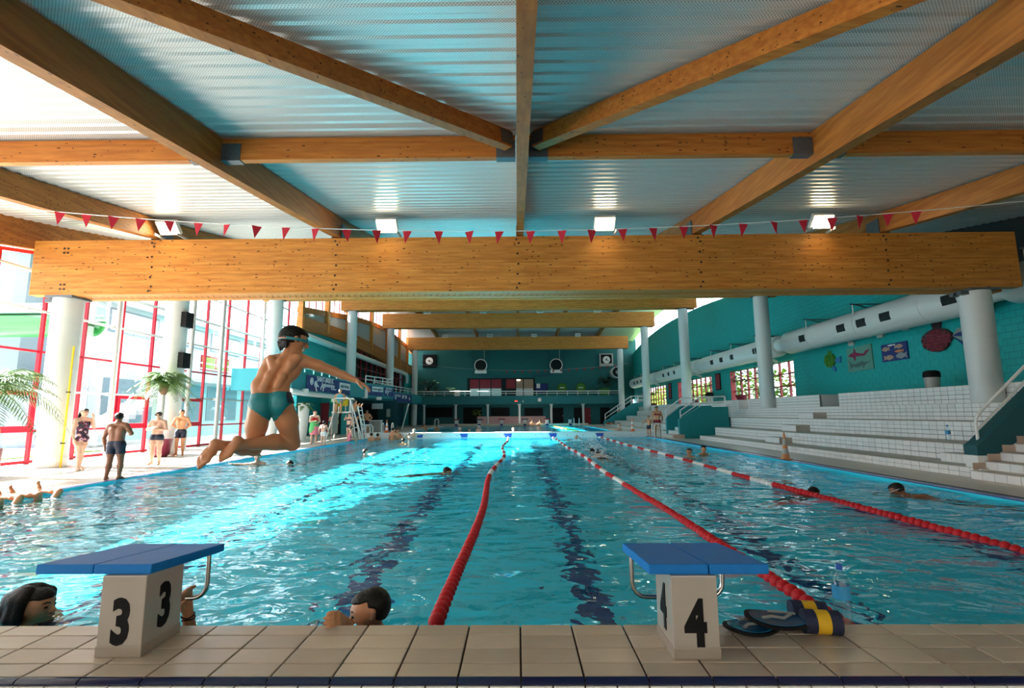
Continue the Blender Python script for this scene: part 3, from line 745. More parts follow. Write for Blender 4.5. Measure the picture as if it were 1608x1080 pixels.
# ---- stair block in the gap of the stand
sb = thing('stair_block', 'teal walled stair opening between the two stands', 'stair block', (8.4, 26.2, 0))
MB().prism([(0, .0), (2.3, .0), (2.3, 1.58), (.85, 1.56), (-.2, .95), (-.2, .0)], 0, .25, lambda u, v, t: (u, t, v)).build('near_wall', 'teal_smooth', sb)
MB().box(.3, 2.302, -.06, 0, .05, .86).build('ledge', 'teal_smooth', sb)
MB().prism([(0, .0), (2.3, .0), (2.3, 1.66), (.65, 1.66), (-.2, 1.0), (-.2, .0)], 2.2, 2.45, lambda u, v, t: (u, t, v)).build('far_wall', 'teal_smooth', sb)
for k in range(6): MB().box(-.5+k*.36, 2.3, .25, 2.2, .0 if k == 0 else k*.17, (k+1)*.17).build('step', 'tile_white', sb)
MB().box(-.55, .0, -.1, .24, 0, .2).build('side_step', 'tile_step', sb)
def hrail(name, label, pts, posts, r=.035, mid=-.3):
    t = thing(name, label, 'handrail', (0,0,0))
    MB().tube(pts, r, 8).build('top_bar', 'white_paint', t, smooth=True)
    MB().tube([(p[0], p[1], p[2]+mid) for p in pts], r*.85, 8).build('lower_bar', 'white_paint', t, smooth=True)
    src = None
    for p, z0 in posts: MB().tube([(p[0], p[1], z0), (p[0], p[1], p[2])], r*.9, 6).build('baluster', 'white_paint', t)
    return t
hrail('handrail', 'white handrail on the near wall of the teal stair opening', [(8.3, 26.32, 1.4), (9.3, 26.32, 2.06), (10.6, 26.32, 2.1)], [((8.3, 26.32, 1.4), 1.0), ((9.3, 26.32, 2.06), 1.56), ((9.95, 26.32, 2.08), 1.56), ((10.6, 26.32, 2.1), 1.58)])
hrail('handrail', 'white handrail on the far wall of the teal stair opening', [(8.2, 28.5, 1.45), (9.1, 28.5, 2.1), (10.6, 28.5, 2.12)], [((8.2, 28.5, 1.45), 1.0), ((9.1, 28.5, 2.1), 1.66), ((9.8, 28.5, 2.11), 1.66), ((10.6, 28.5, 2.12), 1.66)])
# far end of the stand: stepped teal wall with rails
MBf = MB().prism([(0, 0), (4.0, 0), (4.0, 2.35), (3.0, 2.3), (0, .45)], 0, .25, lambda u, v, t: (u, t, v))
tag(MBf.build('stair_wall', 'teal_smooth', loc=(8.75, 52.3, 0)), 'distant teal stair wall closing the far stand', 'stair wall')
hrail('handrail', 'white handrail climbing the far end of the stand', [(8.9, 52.42, 1.2), (11.6, 52.42, 3.0), (12.9, 52.42, 3.0)], [((8.9, 52.42, 1.2), .5), ((10.2, 52.42, 2.07), 1.3), ((11.6, 52.42, 3.0), 2.2), ((12.3, 52.42, 3.0), 2.3), ((12.9, 52.42, 3.0), 2.3)], .045, -.4)

# ---- white ventilation duct, drums joined by narrower necks
DUCT = [(8.0, 13.9), (14.9, 25.6), (26.5, 37.2), (38.1, 48.8), (49.7, 60.4)]
dt = thing('ventilation_duct', 'long fat white ventilation duct along the teal right wall', 'duct', (13.72, 0, 4.72))
for i, (y0, y1) in enumerate(DUCT):
    z = 0
    pf = [(.36, y0-.05), (.48, y0+.0), (.55, y0+.16), (.55, y1-.16), (.48, y1), (.36, y1+.03)]
    o = MB().lathe(pf, (0, 0, z), 36, 'y').build('drum', 'duct_white', dt, smooth=True)
    if i < 4: MB().lathe([(.35, y1-.1), (.35, DUCT[i+1][0]+.1)], (0,0,0), 28, 'y').build('neck', 'duct_white', dt, smooth=True)
    n = 4
    for k, fy in enumerate((.16, .45, .60, .75) if i > 1 else (.80, .535, .42, .30, .045)):
        y = y0+(y1-y0)*fy
        mm = MB()
        a0, a1 = math.radians(171), math.radians(203)
        q = []
        for a in (a0, (a0+a1)/2, a1): q += [(.556*math.cos(a), -.556*math.sin(a))]
        vs = []
        for yy in (y-.27, y+.27):
            for cx, cz in q: vs += [(cx, yy, -cz*1.0)]
        mm.add(vs, [(0, 1, 4, 3), (1, 2, 5, 4)]).build('vent_opening', 'dark_void', o)
    for yy in np.arange(y0+1.7, y1-.5, 3.3):
        MB().lathe([(.553, yy-.02), (.563, yy-.02), (.563, yy+.02), (.553, yy+.02)], (0,0,0), 36, 'y', cap=False).build('band', 'duct_white', o, smooth=True)
        MB().bar((-.45, yy, .32), (-.45, yy, .75), .05, .02, (1,0,0)).build('hanger', 'white_paint', o)
        MB().bar((-.55, yy, .77), (.88, yy, .77), .045, .045).bar((-.35, yy, .77), (.88, yy+.9, .77), .04, .04).build('bracket_arm', 'bracket_steel', o)
MB().tube([(.30, 27.5, -.75), (-.35, 27.5, -.45)], .09, 10).tube([(.30, 38.8, -.75), (-.35, 38.8, -.45)], .09, 10).tube([(.3, 50.5, -.75), (-.35, 50.5, -.45)], .09, 10).build('feed_pipe', 'duct_white', dt)

# ---- things on the right wall and on the top step
for (y, z, l) in ((22.0, 4.20, 'small white wall lamp under the duct above the turtle'), (20.2, 4.28, 'small white wall lamp under the duct, middle of three'), (18.85, 4.36, 'small grey wall lamp under the duct above the blue panel')):
    t = thing('wall_lamp', l, 'lamp', (WALL_R-.012, y, z))
    MB().box(-.06, 0, -.06, .06, -.06, .06).build('base', 'bin_grey', t); MB().lathe([(.05, 0), (.10, .05), (.10, .22)], (0,0,0), 12, 'x').build('head', 'white_paint', t, smooth=True).rotation_euler = (0, 0, PI-.5)
def outline(name, pts, mat, par, t0, t1, wy=1.0):
    """flat relief piece on the right wall: points (along -y, up), thickness off the wall"""
    return MB().prism(pts, t0, t1, lambda u, v, t: (-t, -u*wy, v)).build(name, mat, par)
def blob(cx, cy_, rx, ry, n=18, wob=0.0, seed=0):
    r = random.Random(seed); return [(cx+rx*math.cos(2*PI*k/n)*(1+r.uniform(-wob, wob)), cy_+ry*math.sin(2*PI*k/n)*(1+r.uniform(-wob, wob))) for k in range(n)]
X0 = WALL_R-.013
# turtle relief
t = thing('turtle_relief', 'small green turtle relief with blue flippers on teal wall', 'wall relief', (X0, 23.75, 3.66))
outline('shell', blob(0, 0, .42, .32, 20, .07, 3), 'turtle_green', t, 0, .06)
for j in range(9): outline('scute', blob(-.22+.22*(j % 3), -.18+.18*(j//3), .09, .075, 8, .1, j), 'turtle_green', t, .061, .085)
outline('front_flipper', [(.35, .0), (.78, .10), (.82, -.08), (.72, -.20), (.40, -.12)], 'turtle_blue', t, 0, .05)
outline('rear_flipper', [(.10, -.28), (.26, -.26), (.42, -.46), (.34, -.56), (.20, -.50)], 'turtle_blue', t, 0, .05)
outline('head', blob(.0, .36, .11, .09, 10), 'turtle_green', t, 0, .05)
# shark panel
t = thing('shark_picture', 'square green panel with a crimson shark above a grey shark', 'wall picture', (X0, 21.68, 3.52))
outline('board', [(-.80, -.54), (.80, -.50), (.76, .54), (-.80, .50)], 'mural_green', t, 0, .05)
outline('shark', [(-.72, .16), (-.50, .27), (-.35, .28), (-.28, .48), (-.18, .28), (.12, .20), (.30, .18), (.45, .30), (.70, .32), (.55, .22), (.32, .08), (.10, .10), (-.20, .10), (-.28, -.10), (-.38, .08)], 'mural_shark', t, .051, .062)
outline('shark', [(-.70, -.04), (-.58, -.16), (-.30, -.22), (.10, -.12), (.35, -.18), (.66, -.16), (.40, -.26), (.30, -.30), (.22, -.42), (.14, -.30), (-.20, -.36), (-.50, -.30), (-.62, -.42), (-.62, -.22)], 'mural_grey', t, .051, .062)
# fish panel
t = thing('fish_picture', 'dark blue panel with six small painted fish on teal wall', 'wall picture', (X0, 19.66, 3.56))
outline('board', [(-.68, -.34), (.68, -.34), (.66, .34), (-.68, .34)], 'mural_blue', t, 0, .05)
def fish(cx, cy_, L, h, mat, flip=1):
    p = [(-.5, 0), (-.3, .35), (0, .5), (.25, .25), (.5, .45), (.42, 0), (.5, -.4), (.25, -.22), (0, -.45), (-.3, -.3)]
    outline('fish', [(cx+flip*u*L, cy_+v*h) for u, v in p], mat, t, .051, .062)
fish(-.42, .14, .46, .20, 'fish_sand', 1); fish(-.12, .27, .44, .07, 'cloth_white', 1); fish(.26, .18, .46, .19, 'fish_sand', -1); fish(.26, .0, .50, .12, 'cone_old', 1)
fish(-.30, -.20, .56, .22, 'fish_sand', -1); fish(.36, -.18, .60, .26, 'print_grey', 1)
# big red fish relief
t = thing('fish_relief', 'big dark red fish relief hanging near the right column', 'wall relief', (X0, 17.55, 3.68))
outline('body', [(-.72, .10), (-.66, .24), (-.45, .36), (-.2, .44), (.1, .44), (.35, .36), (.56, .20), (.60, .05), (.45, -.08), (.38, -.22), (.2, -.34), (-.05, -.38), (-.3, -.34), (-.55, -.22), (-.66, -.12), (-.62, -.02), (-.72, .03)], 'fish_red_b', t, 0, .08)
k = 0
for a in range(-6, 6):
    for b_ in range(-3, 4):
        x, z = a*.11+(.055 if b_ % 2 else 0), b_*.105+.03
        if (x+.05)**2/.60**2+(z-.03)**2/.36**2 < 1: outline('scale', blob(x, z, .058, .055, 7, .2, k), 'fish_red', t, .081, .10); k += 1
outline('dorsal_fin', [(-.18, .42), (-.24, .66), (-.14, .72), (.10, .76), (.22, .80), (.12, .44)], 'fish_red_b', t, 0, .06)
for j in range(4): outline('tail_ray', [(.56, .08), (.78, .30-.13*j), (.98, .33-.17*j), (.98, .20-.17*j)], 'mural_blue' if j % 2 else 'print_grey', t, .01, .05)

def trash_bin(x, y, z, label, s=1.0):
    t = thing('trash_bin', label, 'bin', (x, y, z))
    MB().lathe([(.225*s, 0), (.265*s, .48*s), (.265*s, .50*s)], (0,0,0), 20).build('bucket', 'bin_grey', t, smooth=True)
    MB().lathe([(.28*s, .46*s), (.285*s, .60*s), (.25*s, .70*s), (.15*s, .735*s), (.02, .74*s)], (0,0,0), 20).build('lid', 'black', t, smooth=True)
    MB().box(-.03*s, .03*s, .25*s, .31*s, .30*s, .62*s).build('pedal_stem', 'black', t)
trash_bin(13.35, 16.55, 1.98, 'grey bin with black lid on the top step under the red fish', .82)
trash_bin(13.6, 36.4, 1.98, 'grey bin with black lid between two right hand windows', 1.0)

def leafy(t, h, spread, n, mat, seed, name='leaf', size=.16):
    r = random.Random(seed); m = MB()
    for k in range(n):
        a = r.uniform(0, 2*PI); q = spread*math.sqrt(r.random()); z = h+r.uniform(-1, 1)*spread*.8
        c = Vector((q*math.cos(a), q*math.sin(a), z)); d = Vector((math.cos(a)+r.uniform(-.5, .5), math.sin(a)+r.uniform(-.5, .5), r.uniform(-.5, .6))).normalized()
        s = d.cross(Vector((r.uniform(-.3, .3), r.uniform(-.3, .3), 1))).normalized(); L = size*r.uniform(.7, 1.4); u = s.cross(d)
        m.add([c, c+d*L*.45+s*L*.26-u*.01, c+d*L, c+d*L*.45-s*L*.26-u*.01, c+d*L*.45+u*.012], [(0, 1, 4), (1, 2, 4), (2, 3, 4), (3, 0, 4)])
    return tag(m.build(name, mat, t), kind='stuff')
def potted_tree(x, y, z, label, h=1.5, sp=.45, seed=1, s=1.0):
    t = thing('potted_tree', label, 'potted plant', (x, y, z))
    MB().lathe([(.22*s, 0), (.36*s, .32*s), (.38*s, .34*s), (.34*s, .34*s), (.30*s, .28*s)], (0,0,0), 18).build('pot', 'plum_pot', t, smooth=True)
    MB().tube([(0, 0, .25*s), (.03, .02, h*.5), (-.02, 0, h*.8), (.02, 0, h)], [.04, .03, .028, .02], 7).tube([(0, 0, h*.7), (.2, .1, h*1.0)], .016, 5).tube([(0, 0, h*.75), (-.2, -.15, h*1.05)], .016, 5).build('trunk', 'bark', t, smooth=True)
    leafy(t, h*1.08, sp, 120, 'leaf_dark', seed, 'foliage', .2)
potted_tree(13.5, 31.0, 1.98, 'potted tree in a plum pot before the nearest right window', 1.35, .42, 1)
potted_tree(13.5, 28.0, 1.98, 'potted tree half hidden behind the second right column', 1.5, .42, 2)
potted_tree(13.5, 39.3, 1.98, 'potted tree in a plum pot before the middle right window', 1.4, .5, 3)
potted_tree(13.5, 51.0, 1.90, 'potted tree before the farthest right window', 1.4, .5, 4)
for (y, z0, z1, l) in ((37.15, 2.9, 4.1, 'tall dark framed poster between the nearest two right windows'), (48.9, 2.6, 4.1, 'tall dark framed poster between the farther right windows')):
    t = thing('poster', l, 'poster', (WALL_R-.03, y, 0))
    MB().box(-.03, .02, -.45, .45, z0, z1).build('frame', 'black', t); MB().box(-.034, -.03, -.38, .38, z0+.07, z1-.07).build('print', 'red_dark', t)
tag(MB().box(-.2, .2, -.25, .25, -.3, .3).build('speaker_box', 'white_paint', loc=(12.9, 38.6, 4.2), bevel=.02), 'white loudspeaker box beside the third right column', 'speaker')
tag(MB().bar((14.5, 60, 3.6), (14.5, 56.2, 2.0), .05, .05).build('wall_rail', 'bin_grey'), 'slanting grey rail on the far right wall', 'rail')

# ================================================================ END WALL AND BALCONY
m = MB(); EY = 64.0
vs = []; fs = []; n = 12
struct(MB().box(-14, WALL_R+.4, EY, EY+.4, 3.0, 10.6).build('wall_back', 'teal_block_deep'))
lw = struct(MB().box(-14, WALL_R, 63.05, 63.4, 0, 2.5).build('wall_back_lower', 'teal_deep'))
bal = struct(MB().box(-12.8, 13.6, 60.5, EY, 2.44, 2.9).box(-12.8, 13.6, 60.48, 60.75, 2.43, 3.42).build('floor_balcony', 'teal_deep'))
t = thing('balcony_rail', 'long white railing across the balcony of the end wall', 'railing', (0, 60.62, 3.42))
MB().tube([(-12.6, 0, .55), (12.0, 0, .5), (12.6, 0, .1)], .05, 8).build('top_bar', 'white_paint', t); MB().tube([(-12.6, 0, .28), (12.0, 0, .25)], .035, 6).build('lower_bar', 'white_paint', t)
for k in range(21): MB().box(-.03, .03, -.02, .02, 0, .54).build('baluster', 'white_paint', t, loc=(-12.3+k*1.215, 0, 0))
for k, x in enumerate((-11.05, -7.3, -3.53, .22, 3.98, 7.73)):
    t = thing('balcony_post', '%s slim grey post under the far balcony' % ['leftmost', 'second', 'third', 'fourth', 'fifth', 'rightmost'][k], 'post', (x, 60.62, 0))
    MB().lathe([(.13, 0), (.13, 2.44)], (0,0,0), 12).build('shaft', 'column_paint', t, smooth=True); MB().box(-.2, .2, -.13, .15, 2.30, 2.44).build('head', 'column_paint', t)
# openings under the balcony
def dark_window(x0, x1, z0, z1, nm, y=63.04, mat='dark_void'):
    w = struct(thing(nm, None, None, (0, y, 0)))
    MB().box(x0, x1, -.005, .0, z0, z1).build('pane', mat, w)
    for a, b_, c, d in ((x0-.06, x0, z0-.06, z1+.06), (x1, x1+.06, z0-.06, z1+.06), (x0, x1, z0-.06, z0), (x0, x1, z1, z1+.06)): MB().box(a, b_, -.04, .0, c, d).build('frame', 'teal_dark', w)
    return w
dark_window(-11.2, -8.0, .95, 2.1, 'window_11'); dark_window(-3.3, -1.0, 1.05, 2.05, 'window_12'); dark_window(.85, 3.1, 1.05, 2.0, 'window_13')
w = dark_window(-6.65, -4.4, .05, 2.08, 'door_1')
leafy(thing('indoor_plant', 'dim leafy plant seen in the doorway under the balcony', 'plant', (-4.9, 62.0, 0)), 1.5, .4, 90, 'leaf_bright', 9, 'foliage', .25)
for i, (x0, x1, mt) in enumerate(((4.25, 5.6, 'dark_void'), (6.9, 8.1, 'dark_void'), (8.2, 8.95, 'red_dark'), (10.1, 11.3, 'dark_void'))):
    d = struct(thing('door_%d' % (i+2), None, None, (0, 63.04, 0))); MB().box(x0, x1, -.03, .0, .04, 2.0).build('door_leaf', mt, d); MB().box(x1-.12, x1-.05, -.07, -.03, .95, 1.1).build('door_handle', 'steel', d)
struct(MB().box(-4.9, 3.4, 62.6, 63.04, 0, 1.0).build('wall_low', 'pink_wall'))
for (x, z, w_, h, l, mt) in ((2.6, 2.92, .42, .44, 'small grey wall clock on the balcony front', 'bin_grey'), (-.15, 2.78, .40, .14, 'red lit display on the balcony front', 'led_red')):
    t = thing('wall_clock' if mt != 'led_red' else 'score_display', l, 'clock' if mt != 'led_red' else 'display', (x, 60.5, z))
    MB().box(-w_/2, w_/2, -.08, 0, -h/2, h/2).build('case', 'black' if mt == 'led_red' else 'bin_grey', t)
    if mt == 'led_red':
        for q in (-.1, .08): MB().box(q-.05, q+.05, -.085, -.08, -.045, .045).build('digit', 'led_red', t)
    else: MB().lathe([(.15, -.09), (.15, -.08)], (0,0,0), 16, 'y').build('dial', 'white_paint', t); MB().box(-.01, .01, -.10, -.09, 0, .11).box(0, .08, -.10, -.09, -.01, .01).build('hands', 'black', t)
tag(MB().lathe([(.05, 0), (.06, .10), (.05, .2)], (.65, 60.45, 2.66), 8).build('emergency_lamp', 'white_paint'), 'small white lamp right of the red display', 'lamp')
# lit room behind the upper balcony
rm = struct(thing('window_14', None, None, (0, EY-.01, 0)))
MB().box(-6.3, 2.2, -.03, 0, 3.45, 5.75).build('frame', 'dark_void', rm)
xs = [-6.0, -4.75, -3.3, -1.95, -1.45, -.2, .75, 2.05]
for k in (0, 1, 2, 4, 5, 6):
    MB().box(xs[k]+.06, xs[k+1]-.06, -.06, -.03, 3.5, 5.6).build('pane', ['red_dark', 'red_dark', 'red_dark', 'red_dark', 'red_dark', 'fish_sand', 'fish_sand'][k], rm)
    MB().box(xs[k]+.06, xs[k+1]-.06, -.08, -.06, 3.5, 4.45).build('low_panel', 'white_paint' if k != 4 else 'dark_void', rm)
MB().box(-.05, .35, -.12, -.08, 5.42, 5.55).build('lamp', 'bulb_warm', rm)
for k, (x, z) in enumerate(((-11.05, 7.95), (11.2, 7.95))):
    t = thing('big_clock', ['round white clock in a dark square high on the left of the end wall', 'white clock in a grey square case high on the right of the end wall'][k], 'clock', (x, EY, z))
    MB().box(-.85, .85, -.25, 0, -.8, .8).build('case', 'black' if k == 0 else 'bin_grey', t, bevel=.03)
    if k: MB().box(-.68, .68, -.27, -.25, -.45, .66).build('case_front', 'black', t)
    MB().lathe([(.46, -.30), (.46, -.25)], (0, 0, 0), 24, 'y').build('dial', 'white_paint', t); MB().lathe([(.1, -.315), (.1, -.30)], (0, 0, 0), 12, 'y').build('hub', 'black', t)
    for a, L in ((2.2, .38), (.4, .26) if k else (-1.2, .24)): MB().bar((0, -.31, 0), (L*math.sin(a), -.31, L*math.cos(a)), .05, .02, (0,1,0)).build('hand', 'black', t)
for k, x in enumerate((-4.55, 4.85)):
    t = thing('wall_fan', ['left', 'right'][k]+' round black fan in a white ring hanging before the end wall', 'fan', (x, 63.3, 7.3))
    MB().lathe([(.70, .12), (.80, .12), (.80, -.15), (.70, -.15)], (0,0,0), 32, 'y', cap=False).build('ring', 'white_paint', t, smooth=True)
    MB().lathe([(.70, .02), (.70, .06)], (0,0,0), 32, 'y').build('grille', 'dark_void', t)
    MB().box(-.72, .72, -.14, .14, -1.0, -.62).build('base', 'white_paint', t)
    for q in (-.95, .95): MB().box(q-.04, q+.04, -.03, .03, -1.0, 2.6).build('hanger_rod', 'teal_dark', t)
    MB().box(-.98, .98, -.03, .03, -1.08, -1.0).build('hanger_bar', 'teal_dark', t); MB().box(.42, .45, -.02, .02, .7, 2.6).build('cable', 'white_paint', t)
t = thing('round_duct_end', 'open end of a white round duct in the far right corner', 'duct', (12.3, 62.6, 6.3))
MB().lathe([(.60, 0), (.70, 0), (.70, 1.4), (.60, 1.4)], (0,0,0), 28, 'y', cap=False).build('pipe', 'duct_white', t, smooth=True); MB().lathe([(.60, .08), (.60, .1)], (0,0,0), 24, 'y').build('grille', 'dark_void', t); MB().lathe([(.2, .0), (.22, .08)], (0,0,0), 12, 'y').build('hub', 'bin_grey', t)
for k, x in enumerate((5.6, 7.95)):
    t = thing('green_sign', ['left', 'right'][k]+' round green sign on the end wall above the railing', 'sign', (x, EY, 4.5))
    MB().lathe([(.56, -.06), (.56, 0)], (0,0,0), 24, 'y').build('disc', 'turtle_green', t); MB().lathe([(.6, -.08), (.6, -.02), (.55, -.02), (.55, -.08)], (0,0,0), 24, 'y', cap=False).build('rim', 'leaf_dark', t); MB().box(-.3, .3, -.075, -.06, -.05, .05).build('print', 'ink_white', t)
t = thing('notice_board', 'dark navy board on the end wall above the railing', 'board', (3.0, EY, 4.45)); MB().box(-.75, .75, -.06, 0, -.55, .55).build('panel', 'mural_blue', t); MB().box(-.8, .8, -.05, 0, -.6, .6).build('frame', 'black', t)
tag(MB().box(-.22, .22, -.12, 0, -.28, .28).build('electric_box', 'white_paint', loc=(2.62, EY, 4.75)), 'small white box beside the lit upper windows', 'box')
text_on('Hammam - Sauna - Spa', 'wall_lettering', 'ink_navy', .42, (-3.0, EY-.02, 6.05), (1,0,0), (0,0,1), .03, shear=.2); tag(bpy.data.objects['wall_lettering'], 'dark slanted lettering over the lit upper windows', 'lettering')
o = text_on('Espace Forme', 'wall_lettering', 'ink_navy', .42, (3.1, EY-.02, 6.05), (1,0,0), (0,0,1), .03, shear=.2); tag(o, 'dark slanted lettering over the navy board', 'lettering')
t = thing('palm_plant', 'dark bushy plant on the balcony at the far left', 'potted plant', (-10.9, 62.3, 2.9)); leafy(t, 1.7, .95, 160, 'leaf_dark', 21, 'foliage', .5); MB().lathe([(.3, 0), (.4, .6)], (0,0,0), 12).build('pot', 'dark_void', t)
t = thing('palm_plant', 'second darker plant on the balcony left of the lit windows', 'potted plant', (-8.2, 62.3, 2.9)); leafy(t, 1.2, .5, 90, 'leaf_dark', 22, 'foliage', .35); MB().lathe([(.2, 0), (.3, .5)], (0,0,0), 12).build('pot', 'dark_void', t)
t = thing('palm_plant', 'plant in a green pot at the right end of the balcony', 'potted plant', (10.6, 62.3, 2.9)); leafy(t, 2.2, .65, 140, 'leaf_dark', 23, 'foliage', .4); MB().lathe([(.5, 0), (.68, 1.35)], (0,0,0), 14).build('pot', 'turtle_green', t)
t = thing('plastic_chair', 'white plastic chair standing on the far balcony', 'chair', (-7.25, 61.4, 2.9))
MB().box(-.3, .3, .22, .28, .4, 1.25).build('backrest', 'bin_grey', t, bevel=.02); MB().box(-.3, .3, -.25, .25, .4, .46).build('seat', 'bin_grey', t)
for sx in (-.26, .26):
    for sy in (-.2, .2): MB().box(sx-.03, sx+.03, sy-.03, sy+.03, 0, .4).build('leg', 'bin_grey', t)
# far bunting in front of the end wall
t = thing('far_bunting', 'thin string of small dark red flags far away before the end wall', 'bunting', (0, 57, 0))
fx = np.linspace(-9, 11, 24); fz = lambda x: 6.1+((x-1)/10)**2*.55
MB().tube([(x, 0, fz(x)) for x in np.linspace(-12, 12.5, 20)], .012, 4).build('cord', 'bin_grey', t)
for x in fx[9:]: MB().prism([(-.14, 0), (.14, 0), (0, -.34)], -.006, .006, lambda u, v, t_: (u, t_, v)).build('flag', 'red_dark', t, loc=(x, 0, fz(x)))
plain('leaf_palm', (0.085, 0.19, 0.035), 0.5, vary=0.5, scale=3)
# ================================================================ LEFT SIDE BEYOND THE GLAZING
GX = GLASS_X
cb = lambda y: float(np.interp(y, [29, 31.2, 39.1, 41.5, 46.4, 51, 60, 64], [7.75, 8.0, 9.05, 9.35, 9.8, 10.05, 9.7, 9.3]))   # underside of the clerestory
pb = lambda y: float(np.interp(y, [29, 31.2, 34.8, 39.1, 41.6, 45.4, 51.5, 64], [7.2, 7.34, 7.56, 7.75, 7.78, 7.76, 7.63, 7.3]))
ab = lambda y: float(np.interp(y, [29, 31.1, 34.9, 39, 41.6, 46.6, 51.7, 64], [6.35, 6.48, 6.72, 6.8, 6.75, 6.65, 6.4, 6.2]))
ul = struct(thing('wall_left', None, None, (0, 0, 0)))
strip(GX-.1, GX+.12, 30.6, 64, lambda y: cb(y)-.38, cb, 'timber_rail', 'glulam_y', ul)
strip(GX-.1, GX+.2, 30.6, 64, ab, pb, 'timber_arch', 'glulam_y', ul)
PY = [30.75, 35.0, 39.4, 45.8, 51.4, 56.9, 61.0]
for i, y in enumerate(PY):
    MB().box(GX-.05, GX+.26, y-.16, y+.16, ab(y)+.2 if i else 3.4, zc(y)-.1).build('timber_post', 'purlin_wood' if i == 0 else 'glulam_x', ul)
    if i < len(PY)-1:
        y2 = PY[i+1]
        strip(GX-.06, GX, y+.16, y2-.16, pb, lambda v: cb(v)-.38, 'grey_panel', 'panel_grey', ul)
m = MB().box(GX-.2, GX+.02, 30.9, 41.5, 0, 6.9).box(GX-.2, GX+.02, 41.5, 64, 0, 3.6).box(GX-.2, GX+.02, 60.2, 64, 3.6, 6.4)
m.build('blockwork', 'teal_block', ul)
cw = struct(thing('window_15', None, None, (GX, 0, 0)))
y = 31.0
while y < 63:
    strip(-.01, .01, y, y+1.1, cb, lambda v: zc(v)-.1, 'pane', 'window_glass', cw); MB().box(-.03, .03, y+1.06, y+1.12, cb(y), zc(y)-.1).build('mullion', 'red_paint', cw); y += 1.12
dw = struct(thing('window_16', None, None, (GX-.15, 0, 0)))
strip(-.02, .0, 41.6, 60.2, lambda v: 3.6, lambda v: 6.9, 'pane', 'dark_glass', dw)
MB().box(-.6, -.5, 41.6, 60.2, 3.5, 7).build('dark_room', 'dark_void', dw)
for k in range(12): MB().box(.0, .1, 42+k*1.6, 42.12+k*1.6, 3.6, 6.9).build('mullion', 'red_dark', dw)
for z in (4.4, 5.3, 6.1): MB().box(.0, .09, 41.6, 60.2, z-.05, z+.05).build('transom', 'red_dark', dw)
t = thing('round_duct', 'slim white round duct along the left wall under the timber arch', 'duct', (0, 0, 0))
MB().tube([(GX+.45, 30.0, 6.1), (GX+.45, 58.9, 5.95)]+arc((GX+.45, 58.9, 5.35), .6, PI/2, 0, 6, (0,1,0), (0,0,1))+[(GX+.45, 59.5, 4.9)], .21, 14).build('pipe', 'duct_white', t, smooth=True)
for yy in (35, 39.4, 45.8, 51.4, 56.9): MB().lathe([(.225, -.03), (.225, .03)], (GX+.45, yy, 6.05), 14, 'y').build('collar', 'bin_grey', t)
for y_, z_, l_ in ((40.2, 7.4, 'middle'), (31.5, 7.6, 'nearest'), (51, 7.2, 'farthest')): tag(MB().lathe([(.05, 0), (.16, -.06), (.17, -.16)], (GX+.45, y_, z_), 12).box(GX, GX+.4, y_-.03, y_+.03, z_-.02, z_+.02).build('spotlight', 'white_paint'), l_+' small white spotlight on the left timber arch', 'lamp')

# ---- mezzanine with banners
struct(MB().box(-13.3, -10.55, 23.55, 23.75, 2.45, 3.46).build('wall_mezzanine_end', 'cyan_panel'))
outl = [(-10.55, 23.55), (-11.0, 26.2), (-11.0, 33.2), (-10.45, 35.0), (-9.9, 37.4), (-9.65, 39.4), (-10.4, 40.6), (-11.7, 41.4), (-11.7, 47.5), (-11.2, 54), (-11.35, 60.6)]
mz = struct(MB().prism([(GX, 23.76)]+[(x, y if i else 23.76) for i, (x, y) in enumerate(outl)]+[(GX, 60.6)], 2.46, 2.9).build('floor_mezzanine', 'teal_smooth'))
fa = MB()
for (xa, ya), (xb, yb) in zip(outl[:-1], outl[1:]): fa.bar((xa, ya, 2.95), (xb, yb, 2.95), .14, 1.0)
fa.build('fascia', 'teal_smooth', mz)
struct(MB().tube([(-10.5, 23.5, 2.40), (-10.93, 26.2, 2.38), (-10.93, 32.5, 2.36)], .13, 10).build('trim_51', 'white_paint', smooth=True))
def mez_rail(a, b_, label):
    t = thing('mezzanine_rail', label, 'railing', (0,0,0)); pts = outl[a:b_+1]
    MB().tube([(x, y, 3.95) for x, y in pts], .04, 8).build('top_bar', 'white_paint', t, smooth=True); MB().tube([(x, y, 3.7) for x, y in pts], .03, 8).build('lower_bar', 'white_paint', t, smooth=True)
    for (xa, ya), (xb, yb) in zip(pts[:-1], pts[1:]):
        L = math.hypot(xb-xa, yb-ya); n = max(1, round(L/1.2))
        for k in range(n+(1 if (xb, yb) == pts[-1] else 0)): MB().box(-.025, .025, -.025, .025, 0, .5).build('baluster', 'white_paint', t, loc=(xa+(xb-xa)*k/n, ya+(yb-ya)*k/n, 3.44))
mez_rail(1, 2, 'white railing above the large blue banner'); mez_rail(3, 6, 'white curved railing above the second blue banner'); mez_rail(7, 9, 'white railing above the farthest blue banner')
